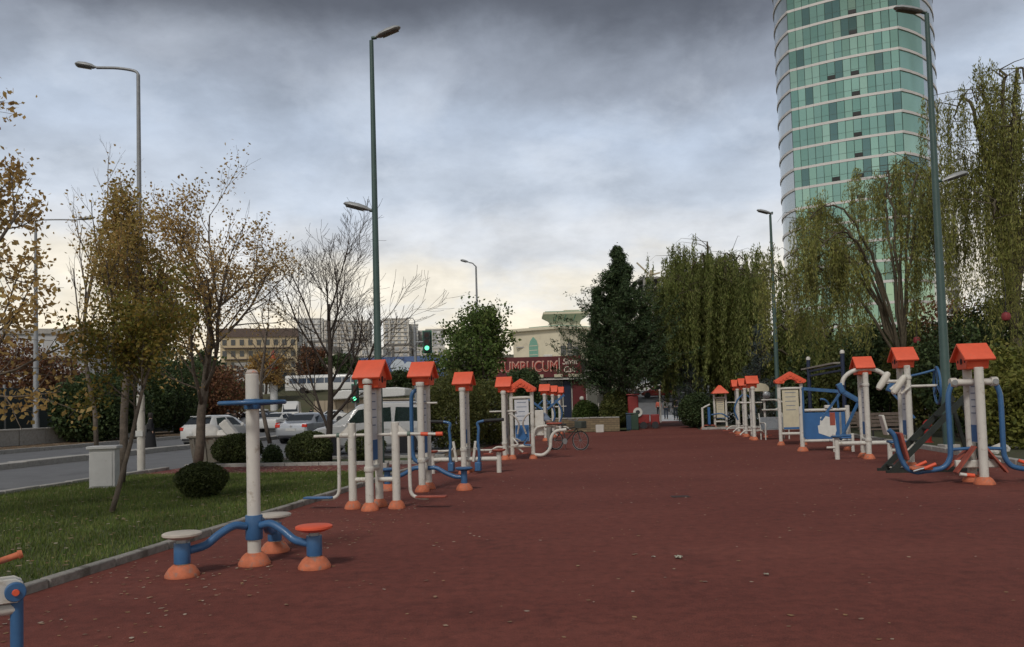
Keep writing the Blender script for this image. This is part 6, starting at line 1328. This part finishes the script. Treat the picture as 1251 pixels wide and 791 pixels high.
# ------------------------------------------------------------------ glass tower
def tower():
    YB = 125.0; fh = 3.36
    Bc = H(1103, 161, YB); Ac = H(968, 158, YB*1.062)
    base = Vector((Bc.x, Bc.y, 0)); t = thing('glass_tower', 'curved green glass office tower with white floor bands', 'building', base, 0)
    d = Vector((Ac.x-Bc.x, Ac.y-Bc.y)); L = d.length; d /= L; n = Vector((d.y, -d.x)) if Vector((d.y, -d.x)).y < 0 else Vector((-d.y, d.x))
    NP = 14
    front = []
    for i in range(NP+1):                                   # slightly bowed front, from B (right) to A (left)
        f = i/NP; bow = math.sin(PI*f)*.55; front.append(Vector((d.x*L*f+n.x*bow, d.y*L*f+n.y*bow)))
    def arc(p, d0, turn, length, k):                        # side walls curving back
        pts = [p.copy()]; q = p.copy(); a = math.atan2(d0.y, d0.x)
        for i in range(k): a += turn/k; q = q+Vector((math.cos(a), math.sin(a)))*length/k; pts.append(q.copy())
        return pts
    right = arc(front[0], Vector((.92, .38)), RAD(40), 18, 8)
    left = arc(front[-1], Vector((-.25, .97)), RAD(-37), 10.5, 6)
    plan = list(reversed(right))+front[1:]+left[1:]
    nfl = 23; z0 = Bc.z-fh*round(Bc.z/fh)                      # floor bands pass through the measured height
    cen = sum(plan, Vector((0, 0)))/len(plan)
    def grow_(p, g): v = p-cen; return p+v.normalized()*g
    BAND = mat('tower_band', (.60, .57, .55), .5, var=.04, scale=.3)
    mb = MB(); mb.prism([tuple(grow_(p, -.45)) for p in plan], 0, z0+fh*nfl+2); mb.build('core', mat('tower_core', (.03, .05, .045), .6), t)
    for k in range(nfl+1):
        z = z0+fh*k; o = [grow_(p, .12) for p in plan]; i = [grow_(p, -.5) for p in plan]; m = len(plan); mb = MB(); V = []
        for p in o: V.append((p.x, p.y, z-.21))
        for p in o: V.append((p.x, p.y, z+.21))
        for p in i: V.append((p.x, p.y, z-.21))
        for p in i: V.append((p.x, p.y, z+.21))
        mb.add(V, [(a, a+1, m+a+1, m+a) for a in range(m-1)]+[(m+a, m+a+1, 3*m+a+1, 3*m+a) for a in range(m-1)]+[(2*m+a, 2*m+a+1, a+1, a) for a in range(m-1)]); mb.build('floor_band', BAND, t)
    PG = panemat('tower_glass', [(.25, .41, .31), (.29, .46, .35), (.21, .36, .28), (.36, .53, .40), (.26, .42, .33), (.13, .22, .19), (.30, .47, .35), (.23, .38, .30), (.32, .50, .38)], .62, .05)
    PS = panemat('tower_side_glass', [(.45, .50, .52), (.40, .46, .48), (.5, .54, .55)], .5, .16); DKW = mat('open_vent', (.012, .014, .014), .6)
    MUL = mat('mullion', (.05, .09, .075), .5)
    pane = MB(); pane.box((0, 0, 0), (1, .06, 1)); proto = pane.build('pane', PG, t); pan2 = MB(); pan2.box((0, 0, 0), (1, .06, 1)); proto2 = pan2.build('side_pane', PS, t)
    used = [False, False]; rg = random.Random(5)
    def put(pr, u, a, b, z, h, wf=1.0):
        o = pr if not used[u] else child(pr, t); used[u] = True; c = (a+b)/2; v = b-a; o.location = (c.x, c.y, z); o.rotation_euler = (rg.gauss(0, .008), 0, math.atan2(v.y, v.x)+rg.gauss(0, .012)); o.scale = ((v.length-.07)*wf, 1, h); return o
    gh = fh-.42
    for k in range(4, nfl):
        z = z0+fh*k+fh/2; vis = k < 22
        for i in range(NP):
            a, b = front[i], front[i+1]
            if vis and k >= 5: put(proto, 0, a, b, z, gh-.02)
        if k < 5: continue
        for q in (5, 8) if rg.random() < .8 else (5,):      # tilted-open vents, dark
            if rg.random() < .25: continue
            a, b = front[q], front[q+1]; c = (a+b)/2+n*.10; v = b-a; mb = MB(); mb.box((0, 0, 0), (v.length*.95, .12, .62)); o = mb.build('open_vent', DKW, t); o.location = (c.x, c.y, z-gh/2+.40); o.rotation_euler = (0, 0, math.atan2(v.y, v.x))
        a, b = front[0], front[-1]; 
    # lower storeys, mullions, transoms and side glazing in one piece each
    zz0, zz1 = 0, z0+fh*nfl
    for p in front: mb = MB(); q = grow_(p, .03); mb.box((q.x, q.y, (zz0+zz1)/2), (.07, .10, zz1-zz0)); mb.build('mullion', MUL, t)
    for k in range(5, nfl):
        mb = MB(); z = z0+fh*k+.21+gh*.34
        mb.tube([(*grow_(p, .02), z) for p in front], .035, 4); mb.build('transom', MUL, t)
    for nm, seg, m in (('right_glazing', right, None), ('left_glazing', left, None)):
        for k in range(nfl):
            z = z0+fh*k+.21; mb = MB(); s = seg if True else None
            split = 3 if nm == 'right_glazing' else 0
            g1 = [grow_(p, -.05) for p in s[:split+1]]; g2 = [grow_(p, -.05) for p in s[split:]]
            if split: mb.add([(p.x, p.y, z) for p in g1]+[(p.x, p.y, z+gh) for p in g1], [(i, i+1, len(g1)+i+1, len(g1)+i) for i in range(len(g1)-1)]); mb.build('side_pane', PG, t)

            mb = MB(); mb.add([(p.x, p.y, z) for p in g2]+[(p.x, p.y, z+gh) for p in g2], [(i, i+1, len(g2)+i+1, len(g2)+i) for i in range(len(g2)-1)]); mb.build('side_pane', PS, t)
    mb = MB(); F = front
    mb.add([(p.x, p.y, 0) for p in F]+[(p.x, p.y, z0+fh*5) for p in F], [(i, i+1, len(F)+i+1, len(F)+i) for i in range(len(F)-1)]); mb.build('lower_glazing', PG, t)
    bpy.data.objects.remove(proto2)
tower()

# ------------------------------------------------------------------ fences and far-left wall
def rail_fence():
    t = thing('rail_fence', 'dark rail fence running behind the yellow-green laurels', 'fence', A(8.9, 14), AXR); DG = mat('fence_black', (.015, .017, .016), .6)
    for k in range(8): mb = MB(); mb.box((.0, k*2.0, .65), (.06, .06, 1.3)); mb.build('post', DG, t)
    for z in (.4, 1.25): mb = MB(); mb.box((.04, 7, z), (.04, 14.2, .07)); mb.build('rail', DG, t)
    t.rotation_euler = (0, 0, AXR-RAD(35))
rail_fence()
def stones():
    for k, (px, py, r) in enumerate(((1222, 553, .22), (1236, 549, .18), (1212, 556, .16))):
        bm = bmesh.new(); bmesh.ops.create_icosphere(bm, subdivisions=2, radius=r); rg = random.Random(k)
        for v in bm.verts: v.co *= rg.uniform(.8, 1.15); v.co.z *= .7
        me = bpy.data.meshes.new('rock'); bm.to_mesh(me); bm.free(); me.materials.append(CONCW); o = bpy.data.objects.new('rock', me); C.objects.link(o); p = G(px, py); o.location = (p.x, p.y, r*.45)
        tag(o, ('largest pale rock edging the bed behind the swing press', 'middle-sized pale rock in the bed behind the swing press', 'smallest pale rock edging the bed behind the swing press')[k], 'rock', 'rocks edging the bed')
stones()
def left_edge():
    t = thing('low_wall', 'low grey stone wall on the verge across the road', 'wall', A(-33, 30, .1), AXR)
    mb = MB(); mb.box((0, 0, .42), (.35, 1.94, .84)); o = mb.build('wall_panel', CONC, t, bevel=.02)
    for k in range(11): q = o if k == 0 else child(o, t); q.location = (random.uniform(-.01, .01), k*2.0, 0)
    cp = MB(); cp.box((0, 0, .88), (.45, 1.96, .08)); o = cp.build('coping_stone', CONCW, t, bevel=.01)
    for k in range(11): q = o if k == 0 else child(o, t); q.location = (0, k*2.0, 0)
    t = thing('panel_fence', 'dark teal panel fence behind the low verge wall', 'fence', A(-37, 24, .1), AXR); FM = mat('fence_teal', (.02, .035, .04), .7, var=.15, scale=.5)
    mb = MB(); mb.box((0, 0, 1.7), (.06, 2.44, 3.2)); o = mb.build('panel', FM, t)
    for k in range(16): q = o if k == 0 else child(o, t); q.location = (0, k*2.5, 0)
    mb = MB(); mb.box((0, 0, 1.75), (.12, .10, 3.5)); o = mb.build('post', GREYP, t)
    for k in range(17): q = o if k == 0 else child(o, t); q.location = (.02, k*2.5-1.25, 0)
left_edge()
